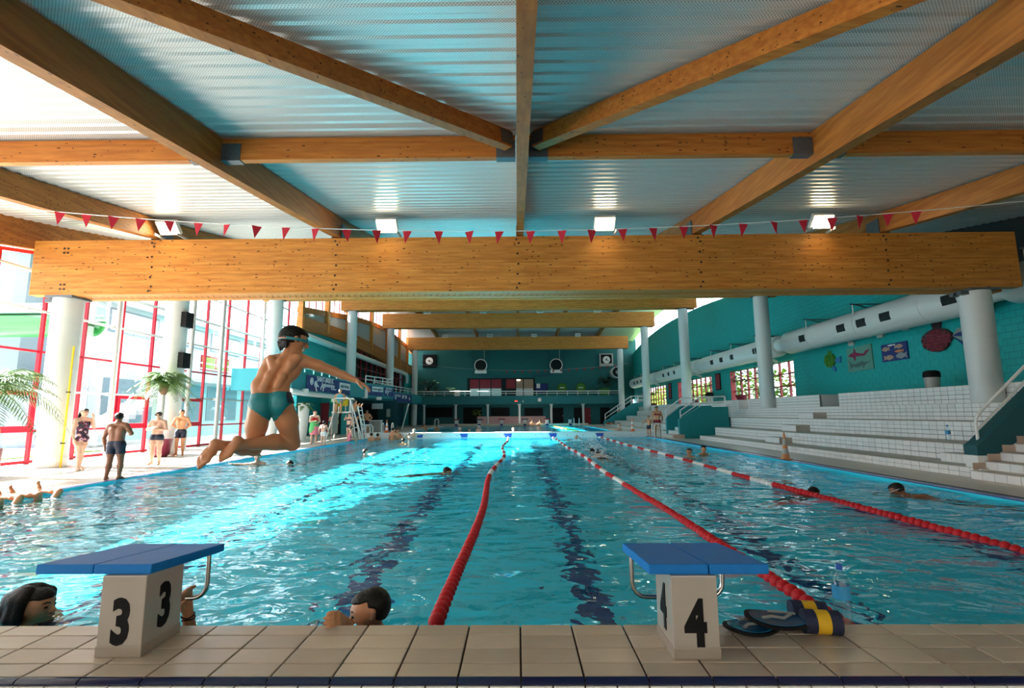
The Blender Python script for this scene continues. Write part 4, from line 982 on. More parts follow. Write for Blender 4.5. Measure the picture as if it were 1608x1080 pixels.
def banner(a, b_, z0, z1, label, parts, off=.09):
    a = Vector((a[0], a[1], 0)); b_ = Vector((b_[0], b_[1], 0)); d = (b_-a).normalized(); nrm = Vector((d.y, -d.x, 0)); L = (b_-a).length
    t = thing('banner', label, 'banner', (a.x, a.y, 0)); o0 = nrm*off
    n = 14; vs = []; fs = []
    for k in range(n+1):
        p = o0+d*(L*k/n)+nrm*(.012*math.sin(k*1.7)); q = p+nrm*.012
        vs += [(p.x, p.y, z0+.02*math.sin(k*2.1)), (q.x, q.y, z0+.02*math.sin(k*2.1)), (q.x, q.y, z1), (p.x, p.y, z1)]
        if k: i = 4*(k-1); c = 4*k; fs += [(i+w, i+(w+1) % 4, c+(w+1) % 4, c+w) for w in range(4)]
    MB().add(vs, fs).build('cloth', 'navy_banner', t)
    up = Vector((0, 0, 1))
    def at(u, v, e=.03): return o0+d*(L*u)+nrm*e+up*(z0+(z1-z0)*v)
    for p in parts:
        if p[0] == 'text':
            _, s, u, v, size, mat = p; text_on(s, 'lettering', mat, size, at(u, v, .04), d, up, .012, t)
        elif p[0] == 'patch':
            _, u0, u1, v0, v1 = p
            c = [at(u0, v0, .026), at(u1, v0, .026), at(u1, v1, .026), at(u0, v1, .026)]; c2 = [q+nrm*.006 for q in c]; MB().hexa(c+c2).build('white_patch', 'ink_white', t)
        elif p[0] == 'ring':
            _, u, v, r = p; c = at(u, v, .03); m = MB()
            m.tube([c+d*r*math.cos(2*PI*k/20)+up*r*math.sin(2*PI*k/20) for k in range(20)], r*.16, 5, closed=True)
            m.build('swirl', 'ink_white', t)
            MB().add([c+d*r*.55*math.cos(2*PI*k/12)+up*r*.55*math.sin(2*PI*k/12) for k in range(12)], [tuple(range(12))]).build('swirl', 'ink_white', t)
        elif p[0] == 'hook':
            _, u, v, r, a0, a1 = p; c = at(u, v, .03)
            MB().tube([c+d*r*math.cos(a0+(a1-a0)*k/12)+up*r*math.sin(a0+(a1-a0)*k/12) for k in range(13)], r*.2, 5).build('swirl', 'ink_white', t)
    return t
banner((-11.0, 26.25), (-11.0, 33.2), 2.56, 3.36, 'large navy banner with white lettering and swirls on the mezzanine',
       [('text', 'SAINT-BRIEUC', .37, .83, .40, 'ink_white'), ('text', 'Agglomération', .43, .50, .34, 'ink_white'), ('text', 'Baie d’Armor', .56, .28, .15, 'ink_white'), ('ring', .09, .62, .17), ('ring', .17, .47, .15), ('hook', .20, .22, .16, .4, 4.6), ('hook', .30, .18, .17, -.6, 3.4),
        ('patch', .70, .985, .36, .88), ('text', 'saint-brieuc', .84, .62, .34, 'ink_dark')])
banner((-10.45, 35.05), (-9.92, 37.3), 2.62, 3.3, 'second navy banner with a white web address patch on the curved mezzanine', [('patch', .30, .98, .42, .95), ('text', 'brieuc-agglo.fr', .64, .68, .24, 'ink_dark')])
banner((-9.9, 37.45), (-9.66, 39.35), 2.62, 3.3, 'navy banner with small white swirls at the end of the curved mezzanine', [('text', 'SAINT-BRIEUC', .5, .85, .2, 'ink_white'), ('text', 'Agglomération', .5, .62, .16, 'ink_white'), ('ring', .18, .5, .12), ('hook', .4, .3, .14, .4, 4.6)])
banner((-11.7, 47.6), (-11.22, 53.8), 2.5, 3.3, 'farthest navy banner with a white patch by the last left columns', [('text', 'SAINT-BRIEUC', .22, .72, .3, 'ink_white'), ('ring', .12, .45, .14), ('patch', .45, .70, .45, .85), ('text', 'agglo', .57, .65, .3, 'ink_dark'), ('ring', .85, .5, .14)])
t = thing('exit_sign', 'green and white exit sign under the large banner', 'sign', (-11.0, 31.6, 2.2)); MB().box(-.55, .0, -.04, .04, -.16, .16).build('panel', 'exit_green', t); MB().box(-.50, -.30, -.05, -.04, -.11, .11).build('running_figure', 'ink_white', t); text_on('EXIT', 'lettering', 'ink_white', .17, (-.15, -.045, 0), (1,0,0), (0,0,1), .01, t); MB().box(-.30, -.26, -.02, .02, .16, .26).build('bracket', 'bin_grey', t)
tag(MB().box(-.19, .19, -.03, .02, -.32, .32).build('notice', 'ink_white', loc=(-10.42, 34.85, 2.72)), 'white notice sheet on the mezzanine edge beside the exit sign', 'notice')
for (x, y, z, l) in ((-10.85, 25.6, 2.5, 'pale spotlight clamped under the left end of the large banner'), (-9.95, 36.2, 2.42, 'pale spotlight clamped under the curved mezzanine')):
    t = thing('spotlight', l, 'lamp', (x+.15, y, z)); MB().box(-.16, .16, -.12, .12, -.1, .1).build('head', 'white_paint', t, bevel=.03); MB().box(-.25, -.1, -.03, .03, -.03, .03).build('arm', 'bin_grey', t)
# below the mezzanine
struct(MB().box(-13.35, -11.5, 34.6, 34.8, 0, 2.44).build('wall_partition', 'teal_block'))
struct(MB().box(GX+.03, GX+.05, 41.5, 60, 0, 2.44).build('wall_left_lower', 'teal_dark'))
for k, (x0, x1, mt) in enumerate(((-13.3, -12.75, 'red_dark'), (-12.45, -11.9, 'dark_void'))):
    d = struct(thing('door_%d' % (k+7), None, None, (0, 34.59, 0))); MB().box(x0, x1, -.04, 0, 0, 2.1).build('door_leaf', mt, d)
rm = struct(MB().box(-13.3, -9.9, 41.9, 42.1, 0, 2.44).build('wall_room', 'teal_dark'))
MB().box(-13.0, -11.4, 41.85, 41.9, .2, 2.2).build('opening', 'dark_void', rm); MB().box(-11.9, -11.0, 41.8, 41.85, 1.75, 2.2).build('sign_panel', 'ink_white', rm); MB().box(-10.7, -10.4, 41.85, 41.9, 1.1, 1.75).build('poster', 'bin_grey', rm)
t = thing('white_cabinet', 'pale grey box cupboard standing under the curved mezzanine', 'cabinet', (-9.9, 36.6, 0)); MB().box(-.9, .2, -.3, .3, 0, .85).build('body', 'bin_grey', t, bevel=.01); MB().box(-.92, .22, -.32, .32, .85, .9).build('top', 'white_paint', t); MB().box(-.33, -.31, -.31, -.3, .05, .8).build('door_gap', 'black', t)
tag(MB().bar((-9.35, 44, 2.2), (-9.9, 44, .03), .2, .08).build('folded_parasol', 'white_paint'), 'slanting white folded sheet by the last left columns', 'panel')
t = thing('planter', 'tall white tapering planter with a small palm behind the diving boy', 'potted plant', (-11.2, 26.8, 0))
MB().lathe([(.16, 0), (.20, .3), (.30, 1.9), (.26, 1.9), (.24, 1.8)], (0,0,0), 20).build('pot', 'white_paint', t, smooth=True)
def frond(m, base, direc, L, droop, wid, n=12, w0=.03):
    """one feathered palm leaf: a rib and two rows of narrow leaflets"""
    d = Vector(direc).normalized(); pts = []
    for k in range(n+1):
        s = k/n; pts.append(Vector(base)+Vector((d.x, d.y, 0))*L*s*(1-.12*s)+Vector((0, 0, 1))*(d.z*L*s-droop*L*s*s))
    m.tube(pts, [max(.003, .014*(1-k/n)) for k in range(n+1)], 4)
    for k in range(1, n+1):
        f = (pts[k]-pts[k-1]).normalized(); side = f.cross(Vector((0, 0, 1))).normalized(); s = k/n; ll = wid*math.sin(PI*min(1, .15+.85*s))**.6*(1-.35*s)
        for sg in (-1, 1):
            for h in (0, .5):
                c = pts[k-1].lerp(pts[k], h); q = (side*sg*.85+f*.65+Vector((0, 0, -.35-.2*random.random()))).normalized()
                e = c+q*ll*random.uniform(.85, 1.1); md = c+q*ll*.5+Vector((0, 0, .015)); wv = f*w0*.5
                m.add([c-wv*.5, c+wv*.5, md+wv, md-wv, e], [(0, 1, 2, 3), (3, 2, 4)])
def crown(t, z, n, L, wid, seed, mat='leaf', name='frond', droop=.75, lo=-.2, hi=1.0):
    random.seed(seed)
    for k in range(n):
        a = 2*PI*k*.382; el = lo+(hi-lo)*((k+.5)/n); m = MB(); frond(m, (0, 0, z), (math.cos(a), math.sin(a), el), L*random.uniform(.85, 1.1), droop, wid); m.build(name, mat, t)
crown(t, 1.85, 12, .75, .26, 4)
t = thing('palm_tree', 'green palm tree in a plum pot before the vertical white duct', 'palm', (-11.35, 16.3, 0))
MB().lathe([(.22, 0), (.30, .1), (.34, .5), (.36, .55), (.31, .55), (.29, .48)], (0,0,0), 20).build('pot', 'plum_pot', t, smooth=True)
MB().tube([(0, 0, .4), (-.03, 0, 1.0), (-.01, 0, 1.7), (-.02, 0, 2.0)], [.07, .065, .06, .06], 10).build('trunk', 'galvanised', t, smooth=True)
MB().lathe([(.07, 1.95), (.12, 2.05), (.14, 2.25), (.09, 2.4)], (-.02, 0, 0), 12).build('trunk_head', 'bark', t, smooth=True)
crown(t, 2.4, 34, 1.25, .40, 5, 'leaf_palm', lo=-.30, hi=1.5, droop=.72)
t = thing('palm_tree', 'big palm with drooping fronds reaching in at the left edge', 'palm', (-11.45, 10.9, 0))
MB().lathe([(.25, 0), (.35, .1), (.38, .6), (.33, .6)], (0,0,0), 16).build('pot', 'plum_pot', t, smooth=True); MB().tube([(0, 0, .5), (.03, 0, 1.2), (0, 0, 1.95)], [.09, .08, .08], 10).build('trunk', 'bark', t, smooth=True)
crown(t, 1.95, 34, 1.75, .50, 8, 'leaf_palm', lo=-.25, hi=1.2, droop=.62)
t = thing('palm_plant', 'dark leafy plant on the mezzanine behind the raised arm', 'potted plant', (-12.2, 34.6, 2.9)); MB().lathe([(.2, 0), (.3, .5)], (0,0,0), 12).build('pot', 'plum_pot', t); crown(t, .6, 14, 1.3, .4, 12, 'leaf_dark', lo=.3, hi=1.6)
# ---- vertical spiral duct with black outlets
t = thing('vertical_duct', 'tall white spiral duct with black outlets behind the palm', 'duct', (-11.75, 17.2, 0))
MB().lathe([(.34, .0), (.34, .18)]+[(.34+(.006 if k % 2 else 0), .18+k*.07) for k in range(90)]+[(.34, 6.5)], (0,0,0), 32).build('pipe', 'duct_white', t, smooth=True)
for z in (3.15, 4.55): MB().box(.22, .46, -.2, .2, z-.26, z+.26).build('outlet', 'black', t)
t = thing('yellow_tube', 'yellow plastic tube strapped upright to the nearest left column', 'tube', (-11.62, 13.12, .0)); MB().tube([(.0, 0, 0), (.0, 0, 3.1)], .022, 8).build('tube', 'yellow', t)
for z in (.6, 1.9): MB().box(-.05, .03, -.03, .03, z-.012, z+.012).build('strap', 'black', t)

# ================================================================ OUTDOORS
struct(MB().box(-70, GX-.22, -20, 110, -.25, -.06).build('ground', 'paving'))
struct(MB().box(WALL_R+.42, 80, -20, 130, -.3, 1.2).build('ground_right', 'grass'))
tag(MB().box(-20, -16.2, 10, 20, -.06, -.02).build('lawn', 'grass'), None, None, None, 'structure')
t = thing('slide_tower', 'pale grey slide tower with a round porthole outside the glazing', 'tower', (-23.5, 23.6, -.06))
MB().box(-1.0, 1.0, -1.0, 1.0, 0, 8.9).build('shaft', 'facade_grey', t); MB().lathe([(.55, 0), (.42, 0), (.42, .08), (.55, .08)], (1.0, -.1, 7.5), 24, 'x', cap=False).build('porthole_ring', 'black', t); MB().lathe([(.42, .02), (.42, .04)], (1.0, -.1, 7.5), 24, 'x').build('porthole_glass', 'white_paint', t)
MB().bar((-1.6, 0, 9.8), (3.2, 0, 8.4), 3.0, .12).build('roof', 'slide_green', t)
MB().box(.95, 2.4, -1.2, .6, 0, 3.2).build('lower_block', 'facade_grey', t)
t = thing('water_slide', 'green and pale water slide trough outside the glazing', 'slide', (-21, 20.6, 0))
pf = [(math.cos(a)*.75, math.sin(a)*.75) for a in np.linspace(PI, 2*PI, 13)]+[(math.cos(a)*.66, math.sin(a)*.66) for a in np.linspace(2*PI, PI, 13)]
MB().prism(pf, -3.2, 3.4, lambda u, v, t_: (t_, u, 5.3+v)).build('trough', 'slide_green', t, smooth=True); MB().prism([(-.7, 0), (.75, 0), (.6, .42), (-.6, .42)], -3.2, 3.4, lambda u, v, t_: (t_, u, 5.42+v)).build('side_wall', 'slide_pale', t)
for x in (-2.4, 2.6): MB().tube([(x, 0, -.06), (x, 0, 4.6)], .12, 10).build('support', 'facade_grey', t)
bd = thing('white_building', 'white outdoor building with a red framed window and terrace', 'building', (-22, 26, -.06))
MB().box(-10, 0, 0, 26, 0, 7.4).build('wall', 'facade_white', bd); MB().box(-10.3, .5, -.4, 26.4, 7.4, 7.7).build('roof', 'facade_white', bd)
for (y0, y1, z0, z1, mt) in ((9.0, 12.4, 4.5, 5.55, 'red_paint'),):
    f = MB().box(0, .06, y0, y1, z0, z1).build('window', mt, bd); 
    for q in (0, 1): MB().box(.06, .08, y0+.12+q*1.7, y0+1.58+q*1.7, z0+.12, z1-.12).build('pane', 'leaf_bright', f)
for k in range(5):
    f = MB().box(0, .05, .8+k*4.6, 4.6+k*4.6, 5.9, 7.2).build('window', 'facade_grey', bd); MB().box(.05, .07, .9+k*4.6, 4.5+k*4.6, 6.0, 7.1).build('pane', 'facade_white', f)
    f = MB().box(0, .05, .8+k*4.6, 4.6+k*4.6, 1.0, 3.4).build('window', 'facade_grey', bd)
MB().box(0, 1.6, 5, 24, 3.5, 3.75).build('terrace', 'facade_white', bd); m = MB().tube([(1.5, 5, 4.75), (1.5, 24, 4.75)], .05, 6).tube([(1.5, 5, 4.4), (1.5, 24, 4.4)], .04, 6).tube([(1.5, 5, 4.05), (1.5, 24, 4.05)], .04, 6); m.build('terrace_rail', 'white_paint', bd)
st = thing('outdoor_stair', 'white railed outdoor stair climbing behind the glazing', 'stair', (-19, 21.5, -.06))
for k in range(14): MB().box(-.7, .7, k*.42, k*.42+.45, k*.2, k*.2+.2).build('step', 'facade_white', st)
for z in (.9, .6, .3): MB().tube([(.7, 0, z), (.7, 5.9, z+2.8)], .04, 6).build('rail', 'white_paint', st)
for (x, y, h, r, l) in ((-27, 14, 2.0, 1.6, 'clipped green bush outside at the far left'), (-30, 20, 3.0, 2.0, 'taller green bush behind the slide tower')):
    t = thing('bush', l, 'bush', (x, y, -.06)); MB().tube([(0, 0, 0), (0, 0, h)], [.1, .04], 6).build('stem', 'bark', t); leafy(t, h*.6, r*.8, 350, 'leaf_bright', 31, 'foliage', .4)
for k in range(11):
    y = 42+k*5.6; x = 24.5+random.uniform(-1, 1.5)
    t = thing('tree', 'bright yellow-green tree outside the right windows, %s along the row' % ['first', 'second', 'third', 'fourth', 'fifth', 'sixth', 'seventh', 'eighth', 'ninth', 'tenth', 'eleventh'][k], 'tree', (x, y, 1.2))
    MB().tube([(0, 0, 0), (.1, 0, 2.2)], [.14, .06], 6).build('trunk', 'bark', t); leafy(t, 2.0, 2.2, 650, 'leaf_bright', 40+k, 'foliage', .7)
# ================================================================ POOLSIDE OBJECTS
# ---- starting blocks
def start_block(digit, x, y, label, side):
    t = thing('starting_block', label, 'starting block', (x, y, PT))
    MB().box(-.098, .098, 0, .255, .008, .335).build('post', 'tile_pale', t, bevel=.004)
    MB().box(-.101, .101, -.003, .258, 0, .045).build('plinth', 'tile_pale_b', t, bevel=.003)
    # two plank platform sloping down to the water
    px = side
    a, b_ = Vector((px, .02, .356)), Vector((px, .60, .306))
    d = (b_-a).normalized(); up = Vector((0, -d.z, d.y))
    for s in (-1, 1):
        m = MB().bar(a+Vector((s*.131, 0, 0)), b_+Vector((s*.131, 0, 0)), .258, .042, up)
        m.build('platform_board', 'block_blue', t, bevel=.006)
    # grab bar, one bent steel tube hanging under the water end of the platform
    yb = .50; hb = .235; zb_ = aty(1000, 937, y+yb).z-PT; rr = .07
    pts = [(px-hb, yb, .318), (px-hb, yb, zb_+rr)]+[(px-hb+rr-rr*math.cos(q), yb, zb_+rr-rr*math.sin(q)) for q in (.4, .8, 1.2)]+[(px-hb+rr, yb, zb_), (px+hb-rr, yb, zb_)]+[(px+hb-rr+rr*math.sin(q), yb, zb_+rr-rr*math.cos(q)) for q in (.4, .8, 1.2)]+[(px+hb, yb, zb_+rr), (px+hb, yb, .318)]
    MB().tube(pts, .0125, 10).build('grab_bar', 'steel', t, smooth=True)
    global BAR
    if digit == '3': BAR = (x+px+hb-.12, y+yb, PT+zb_)
    for (org, xd) in (((.0, -.0015, .135), (1, 0, 0)), ((.1, .13, .165), (0, 1, 0)), ((-.1, .13, .165), (0, -1, 0))):
        text_on(digit, 'digit', 'black', .25, org, xd, (0, 0, 1), .003, t, heavy=.011, xs=.70)
    return t
plain('tile_pale', (0.40, 0.36, 0.32), 0.10, vary=0.14, scale=4)
plain('tile_pale_b', (0.33, 0.28, 0.235), 0.25, vary=0.12, scale=5)
start_block('3', -1.735, 2.345, 'left starting block, blue sloping top on a tiled post marked three', -.16)
start_block('4', .752, 2.318, 'right starting block, blue sloping top on a tiled post marked four', .075)

# ---- lane ropes: coloured floats threaded on a wire
def fl_mesh(name, mat, r=.053, L=.098):
    return MB().lathe([(.012, -L/2), (r*.55, -L*.43), (r*.87, -L*.27), (r, -L*.06), (r, L*.06), (r*.87, L*.27), (r*.55, L*.43), (.012, L/2)], (0,0,0), 18, 'y').build(name, mat, None, smooth=True)
def lane_rope(x0, y0, x1, y1, label, nred, bx):
    t = thing('lane_rope', label, 'lane rope', (0, 0, WATER_Z+.012))
    L = math.hypot(x1-x0, y1-y0); step = .105; n = min(296, int(L/step)); src = None
    f = lambda s: Vector((x0+(x1-x0)*s + bx*math.sin(s*5*PI)*.10*s*(1-s)*4, y0+(y1-y0)*s, 0))
    MB().tube([f(k/60) for k in range(61)], .006, 5).build('wire', 'cord_white', t)
    MB().tube([f(0), f(0)+Vector((0, -.14, .02)), Vector((x0, POOL_N+.01, .05))], .007, 6).build('anchor_cord', 'cord_white', t)
    MB().lathe([(.008, -.05), (.03, -.02), (.03, .02), (.008, .05)], (x0, y0-.10, 0), 10, 'y').build('tensioner', 'float_white', t, smooth=True)
    for k in range(n):
        s = (k+.5)*step/L; p = f(s); w = Vector((p.x, p.y, random.uniform(-.006, .006)))
        if k < nred: m_ = 'float_red'
        else: m_ = 'float_white' if ((k-nred)//8) % 2 == 0 else 'float_red'
        if src is None: src = o = fl_mesh('float', 'float_red'); o.parent = t; o.location = w
        else: o = inst(src, 'float', t, w, mat=m_)
        o.rotation_euler = (random.uniform(-.06, .06), random.uniform(0, 6), random.uniform(-.05, .05))
    return t
lane_rope(-.52, 3.35, -.53, POOL_F-.05, 'red and white lane rope left of the fourth starting block', 74, 1.0)
lane_rope(1.98, 3.15, 1.95, POOL_F-.05, 'red and white lane rope passing behind block 4 and the pull buoys', 62, .5)
lane_rope(4.67, 3.0, 4.5, POOL_F-.05, 'red and white lane rope farthest to the right', 62, .4)
# a yellow dotted rope in the second pool
t = thing('lane_rope', 'thin yellow dotted rope in the far pool', 'lane rope', (0, 0, WATER_Z+.02)); src = None
for k in range(40):
    if src is None: src = o = fl_mesh('float', 'yellow', .07, .16); o.parent = t
    else: o = inst(src, 'float', t)
    o.location = (4.6-.02*k, 33+k*.55, 0)

# ---- two hand paddles, two pull buoys, a water bottle on the parapet
def paddle(x, y, rz, tilt, z, label):
    t = thing('hand_paddle', label, 'hand paddle', (x, y, z), rz)
    pts = [(.165*math.cos(a)*(1+.06*math.cos(a)), (.092-.012*math.cos(a))*math.sin(a)) for a in np.linspace(0, 2*PI, 32, endpoint=False)]
    def bowl(sc, dz): return [(u*sc, v*sc, dz+.022*((u*sc/.17)**2)) for u, v in pts]
    m = MB(); n = len(pts); a = bowl(1, 0); b_ = bowl(1, .012); m.add(a+b_+[(0, 0, -.004), (0, 0, .008)], [(i, (i+1) % n, n+(i+1) % n, n+i) for i in range(n)]+[(2*n, (i+1) % n, i) for i in range(n)]+[(2*n+1, n+i, n+(i+1) % n) for i in range(n)])
    m.build('rim', 'black', t, smooth=True)
    m = MB(); a = bowl(.86, .0135); b_ = bowl(.86, .017); m.add(a+b_+[(0, 0, .0), (0, 0, .014)], [(i, (i+1) % n, n+(i+1) % n, n+i) for i in range(n)]+[(2*n+1, n+i, n+(i+1) % n) for i in range(n)])
    m.build('blue_face', 'paddle_blue', t, smooth=True)
    MB().tube([(-.08, -.03, .026), (-.03, .0, .024), (.02, -.01, .024), (.06, .03, .03)], .007, 6).build('strap', 'print_grey', t, smooth=True)
    MB().tube([(-.04, .05, .028), (.03, .052, .027), (.08, .035, .03)], .006, 6).build('finger_strap', 'print_grey', t, smooth=True)
    t.rotation_euler = (tilt, 0, rz); return t
plain('paddle_blue', (0.008, 0.09, 0.20), 0.12, vary=0.3, scale=20)
paddle(1.115, 2.60, .35, .0, PT+.012, 'shiny blue hand paddle lying under the other one, nearer block 4')
paddle(1.247, 2.615, -.25, .05, PT+.035, 'shiny blue hand paddle resting on the other one beside the pull buoys')
def pull_buoy(x, y, rz, label):
    """two foam floats side by side, each navy with a yellow band"""
    t = thing('pull_buoy', label, 'pull buoy', (x, y, PT), rz)
    for dx, dy, r in ((0, 0, 1.0), (-.012, .118, 1.0)):
        def prof(q): return [(.052*math.cos(a)*r*q, .054+.053*math.sin(a)*r*q) for a in np.linspace(0, 2*PI, 24, endpoint=False)]
        fl = MB().prism(prof(.985), -.028, .030, lambda u, v, t_: (dx+t_, dy+u, v)).build('foam_float', 'foam_yellow', t, smooth=True)
        for x0, x1 in ((-.080, -.029), (.031, .080)): MB().prism(prof(1.0), x0, x1, lambda u, v, t_: (dx+t_, dy+u, v)).build('navy_end', 'foam_navy', fl, smooth=True)
    MB().box(-.02, .01, .04, .08, .04, .06).build('strap', 'black', t)
    return t
pull_buoy(1.418, 2.565, -.15, 'navy and yellow pull buoy between the hand paddles and the water bottle')
def bottle(x, y, z, label, s=1.0, lab='label_blue'):
    t = thing('water_bottle', label, 'bottle', (x, y, z))
    R = .043*s
    MB().lathe([(R*.7, 0), (R, .012*s), (R, .05*s), (R*.94, .06*s), (R, .07*s), (R, .10*s), (R*.94, .11*s), (R, .12*s), (R, .20*s), (R*.85, .225*s), (R*.42, .262*s), (R*.32, .275*s), (R*.32, .29*s)], (0,0,0), 24).build('body', 'bottle_clear', t, smooth=True)
    MB().lathe([(R*1.01, .125*s), (R*1.01, .195*s)], (0,0,0), 24, cap=False).build('label', lab, t, smooth=True)
    MB().lathe([(R*.36, .272*s), (R*.38, .275*s), (R*.38, .298*s), (R*.30, .302*s)], (0,0,0), 16).build('cap', 'cap_blue', t, smooth=True)
    MB().lathe([(R*.66, .003*s), (R*.93, .014*s), (R*.93, .06*s), (R*.90, .09*s)], (0,0,0), 20).build('water', 'bottle_clear', t, smooth=True)
    return t
plain('label_blue', (0.03, 0.30, 0.62), 0.35, vary=0.2, scale=30)
bottle(1.602, 2.695, PT+.001, 'clear water bottle with blue cap and blue label by the pool edge', .92)
tb_ = atx(1490, 693, 10.5)
bottle(10.35, tb_.y*10.35/10.5, TZ[1]+.001, 'clear plastic bottle left on a white seating step', 1.25)

# ---- traffic cones
def cone(x, y, z, label, h, mo):
    t = thing('traffic_cone', label, 'cone', (x, y, z))
    w = h*.36
    MB().box(-w/2, w/2, -w/2, w/2, 0, h*.045).build('base', mo, t, bevel=.008)
    zz = [.04, .20, .40, .52, .76, 1.0]; R = lambda s: h*(.145-.12*s)
    for k in range(5): MB().lathe([(R(zz[k]), h*zz[k]), (R(zz[k+1]), h*zz[k+1])], (0,0,0), 20).build('reflective_band' if k in (1, 3) else 'sleeve', 'bin_grey' if k in (1, 3) and mo == 'cone_old' else 'float_white' if k in (1, 3) else mo, t, smooth=True)
    return t
cone(7.27, 14.2, .012, 'faded orange and grey cone on the right pool edge', .72, 'cone_old')
cone(6.5, 29.3, .26, 'bright orange cone on the bulkhead beside the bathing man', .74, 'orange_cone')
cone(-7.45, 29.3, .26, 'bright orange cone on the left end of the bulkhead', .74, 'orange_cone')

# ---- bunting
t = thing('bunting', 'string of red triangular pennants stretched across the pool', 'bunting', (0, 9, 0))
BX = [-9.4, -8.53, -5.89, -2.57, .26, 3.61, 5.83, 7.35, 8.05, 12.0]; BZ = [5.17, 5.04, 4.83, 4.65, 4.60, 4.68, 4.80, 4.91, 4.97, 5.35]
fz = lambda x: float(np.interp(x, [-12.5]+BX, [5.55]+BZ))
cf = np.polyfit(np.array([-12.5]+BX), np.array([5.55]+BZ), 4); fz = lambda x: float(np.polyval(cf, x))
MB().tube([(x, 0, fz(x)) for x in np.linspace(-12.6, 12.2, 60)], .008, 5).build('cord', 'cord_white', t)
fpx = [93,135,178,221,266,312,357,404,450,496,545,592,640,689,737,784,833,882,929,977,1025,1073,1120,1167,1215,1261,1307,1351,1395,1440]; src = None
for i, p in enumerate(fpx):
    x = aty(p, 345, 9).x
    if src is None: src = o = MB().prism([(-.085, 0), (.085, 0), (.0, -.245)], -.003, .003, lambda u, v, t_: (u, t_, v)).build('pennant', 'flag_red', t)
    else: o = inst(src, 'pennant', t)
    o.location = (x, 0, fz(x)-.005); o.rotation_euler = (random.uniform(-.15, .15), random.uniform(-.15, .15), random.uniform(-.5, .5) + (.5 if i < 5 else 0))

# ---- floodlights on the big beam, and small lamps on the far beams
lamp_lab = ['leftmost square floodlight on top of the big beam', 'square floodlight left of the central rafter on the big beam', 'square floodlight right of the central rafter on the big beam', 'rightmost square floodlight on top of the big beam']
for k, x in enumerate((-9.05, -3.35, 2.28, 7.85)):
    t = thing('floodlight', lamp_lab[k], 'lamp', (x, 12.55, 5.9), 0)
    o = MB().box(-.27, .27, -.0, .12, -.19, .19).build('housing', 'white_paint', t, bevel=.015); o.rotation_euler.x = .75; o.location = (0, .05, .2)
    g = MB().box(-.24, .24, -.010, -.001, -.165, .165).build('lit_face', 'lamp_face', t); g.rotation_euler.x = .75; g.location = (0, .05, .2)
    MB().box(-.31, -.28, .0, .42, .0, .06).build('bracket', 'bin_grey', t); MB().box(.28, .31, .0, .42, .0, .06).build('bracket', 'bin_grey', t)
for b_, xs in ((2, ()), (3, (-8.5, -3.2, 2.2, 7.6)), (4, (-8.4, -3.2, 2.0, 7.1))):
    for x in xs:
        t = thing('beam_lamp', '%s small white floodlight on the %s cross beam' % (['leftmost', 'second', 'third', 'rightmost'][xs.index(x)], 'middle' if b_ == 3 else 'farthest'), 'lamp', (x, BEAM_Y[b_]-.5, BT[b_]-.05))
        MB().box(-.32, .32, -.05, .2, .0, .36).build('housing', 'white_paint', t, bevel=.02); MB().box(-.26, .26, -.07, -.05, .05, .3).build('lens', 'bin_grey', t); MB().box(-.04, .04, .05, .3, -.02, .1).build('bracket', 'bracket_steel', t)

# ---- lifeguard chair
t = thing('lifeguard_chair', 'tall white tubular lifeguard chair with two ladders', 'lifeguard chair', (-9.1, 27.2, 0))
for sx in (-1, 1):
    for sy in (-.35, .35): MB().tube([(sx*.72-.1, sy*1.6, 0), (sx*.42-.1, sy, 1.45), (sx*.42-.1, sy, 2.0)], .035, 8).build('leg', 'white_paint', t, smooth=True)
MB().box(-.62, .42, -.45, .45, 1.38, 1.45).build('platform', 'white_paint', t)
MB().box(-.55, -.05, -.1, .4, 1.75, 1.82).build('seat', 'yellow', t); MB().box(-.55, -.05, .36, .42, 1.8, 2.2).build('seat_back', 'yellow', t)
for sx in (-.55, -.05):
    MB().box(sx-.02, sx+.02, .0, .04, 1.45, 1.75).build('seat_support', 'white_paint', t)
for y in (-.38, .38): MB().tube([(-.55, y, 1.45)]+[(-.55, y, 2.05), (-.45, y, 2.15), (.2, y, 2.15), (.33, y, 2.05)]+[(1.02, y, 0.02)], .03, 8).build('guard_rail', 'white_paint', t, smooth=True)
MB().box(-.60, -.56, -.42, .42, .3, 1.38).build('back_panel', 'bin_grey', t)
for x0 in (0, .38):
    for y in (-.30, .30) if x0 else (-.30, .30): MB().tube([(.33+x0, y, 2.05 if not x0 else 1.75), (.65+x0*1.05, y, .02)], .028, 8).build('ladder_rail', 'white_paint', t, smooth=True)
    for k in range(6): s = .15+k*.14; MB().box(-.02, .02, -.30, .30, -.02, .02).build('rung', 'white_paint', t, loc=(.33+x0+(.32+x0*.05)*s, 0, (2.05 if not x0 else 1.75)*(1-s)+.02))
# pool ladders
def pool_ladder(x, y, label, rz=0, h=.75):
    t = thing('pool_ladder', label, 'pool ladder', (x, y, 0), rz)
    for s in (-.28, .28): MB().tube([(.35, s, 0), (.35, s, h-.15)]+arc((.15, s, h-.2), .2, 0, PI, 8, (1,0,0), (0,0,1))+[(-.05, s, h-.3), (-.05, s, -.9)], .024, 8).build('rail', 'white_paint', t, smooth=True)
    for z in (-.2, -.5, -.8): MB().box(-.07, -.03, -.26, .26, z-.02, z+.02).build('rung', 'steel', t)
pool_ladder(POOL_L+.1, 28.0, 'white looped pool ladder at the far left corner of the pool', PI)
pool_ladder(POOL_R-.1, 26.6, 'white looped pool ladder in front of the standing woman', 0)
pool_ladder(-7.6, 29.95, 'white looped ladder rail behind the left cone', PI/2, .8)
pool_ladder(-11.0+2.4, 55.6, 'far pool ladder at the back left corner', PI, .8)
pool_ladder(6.4, 55.9, 'far pool ladder at the back right', PI/2, .8)
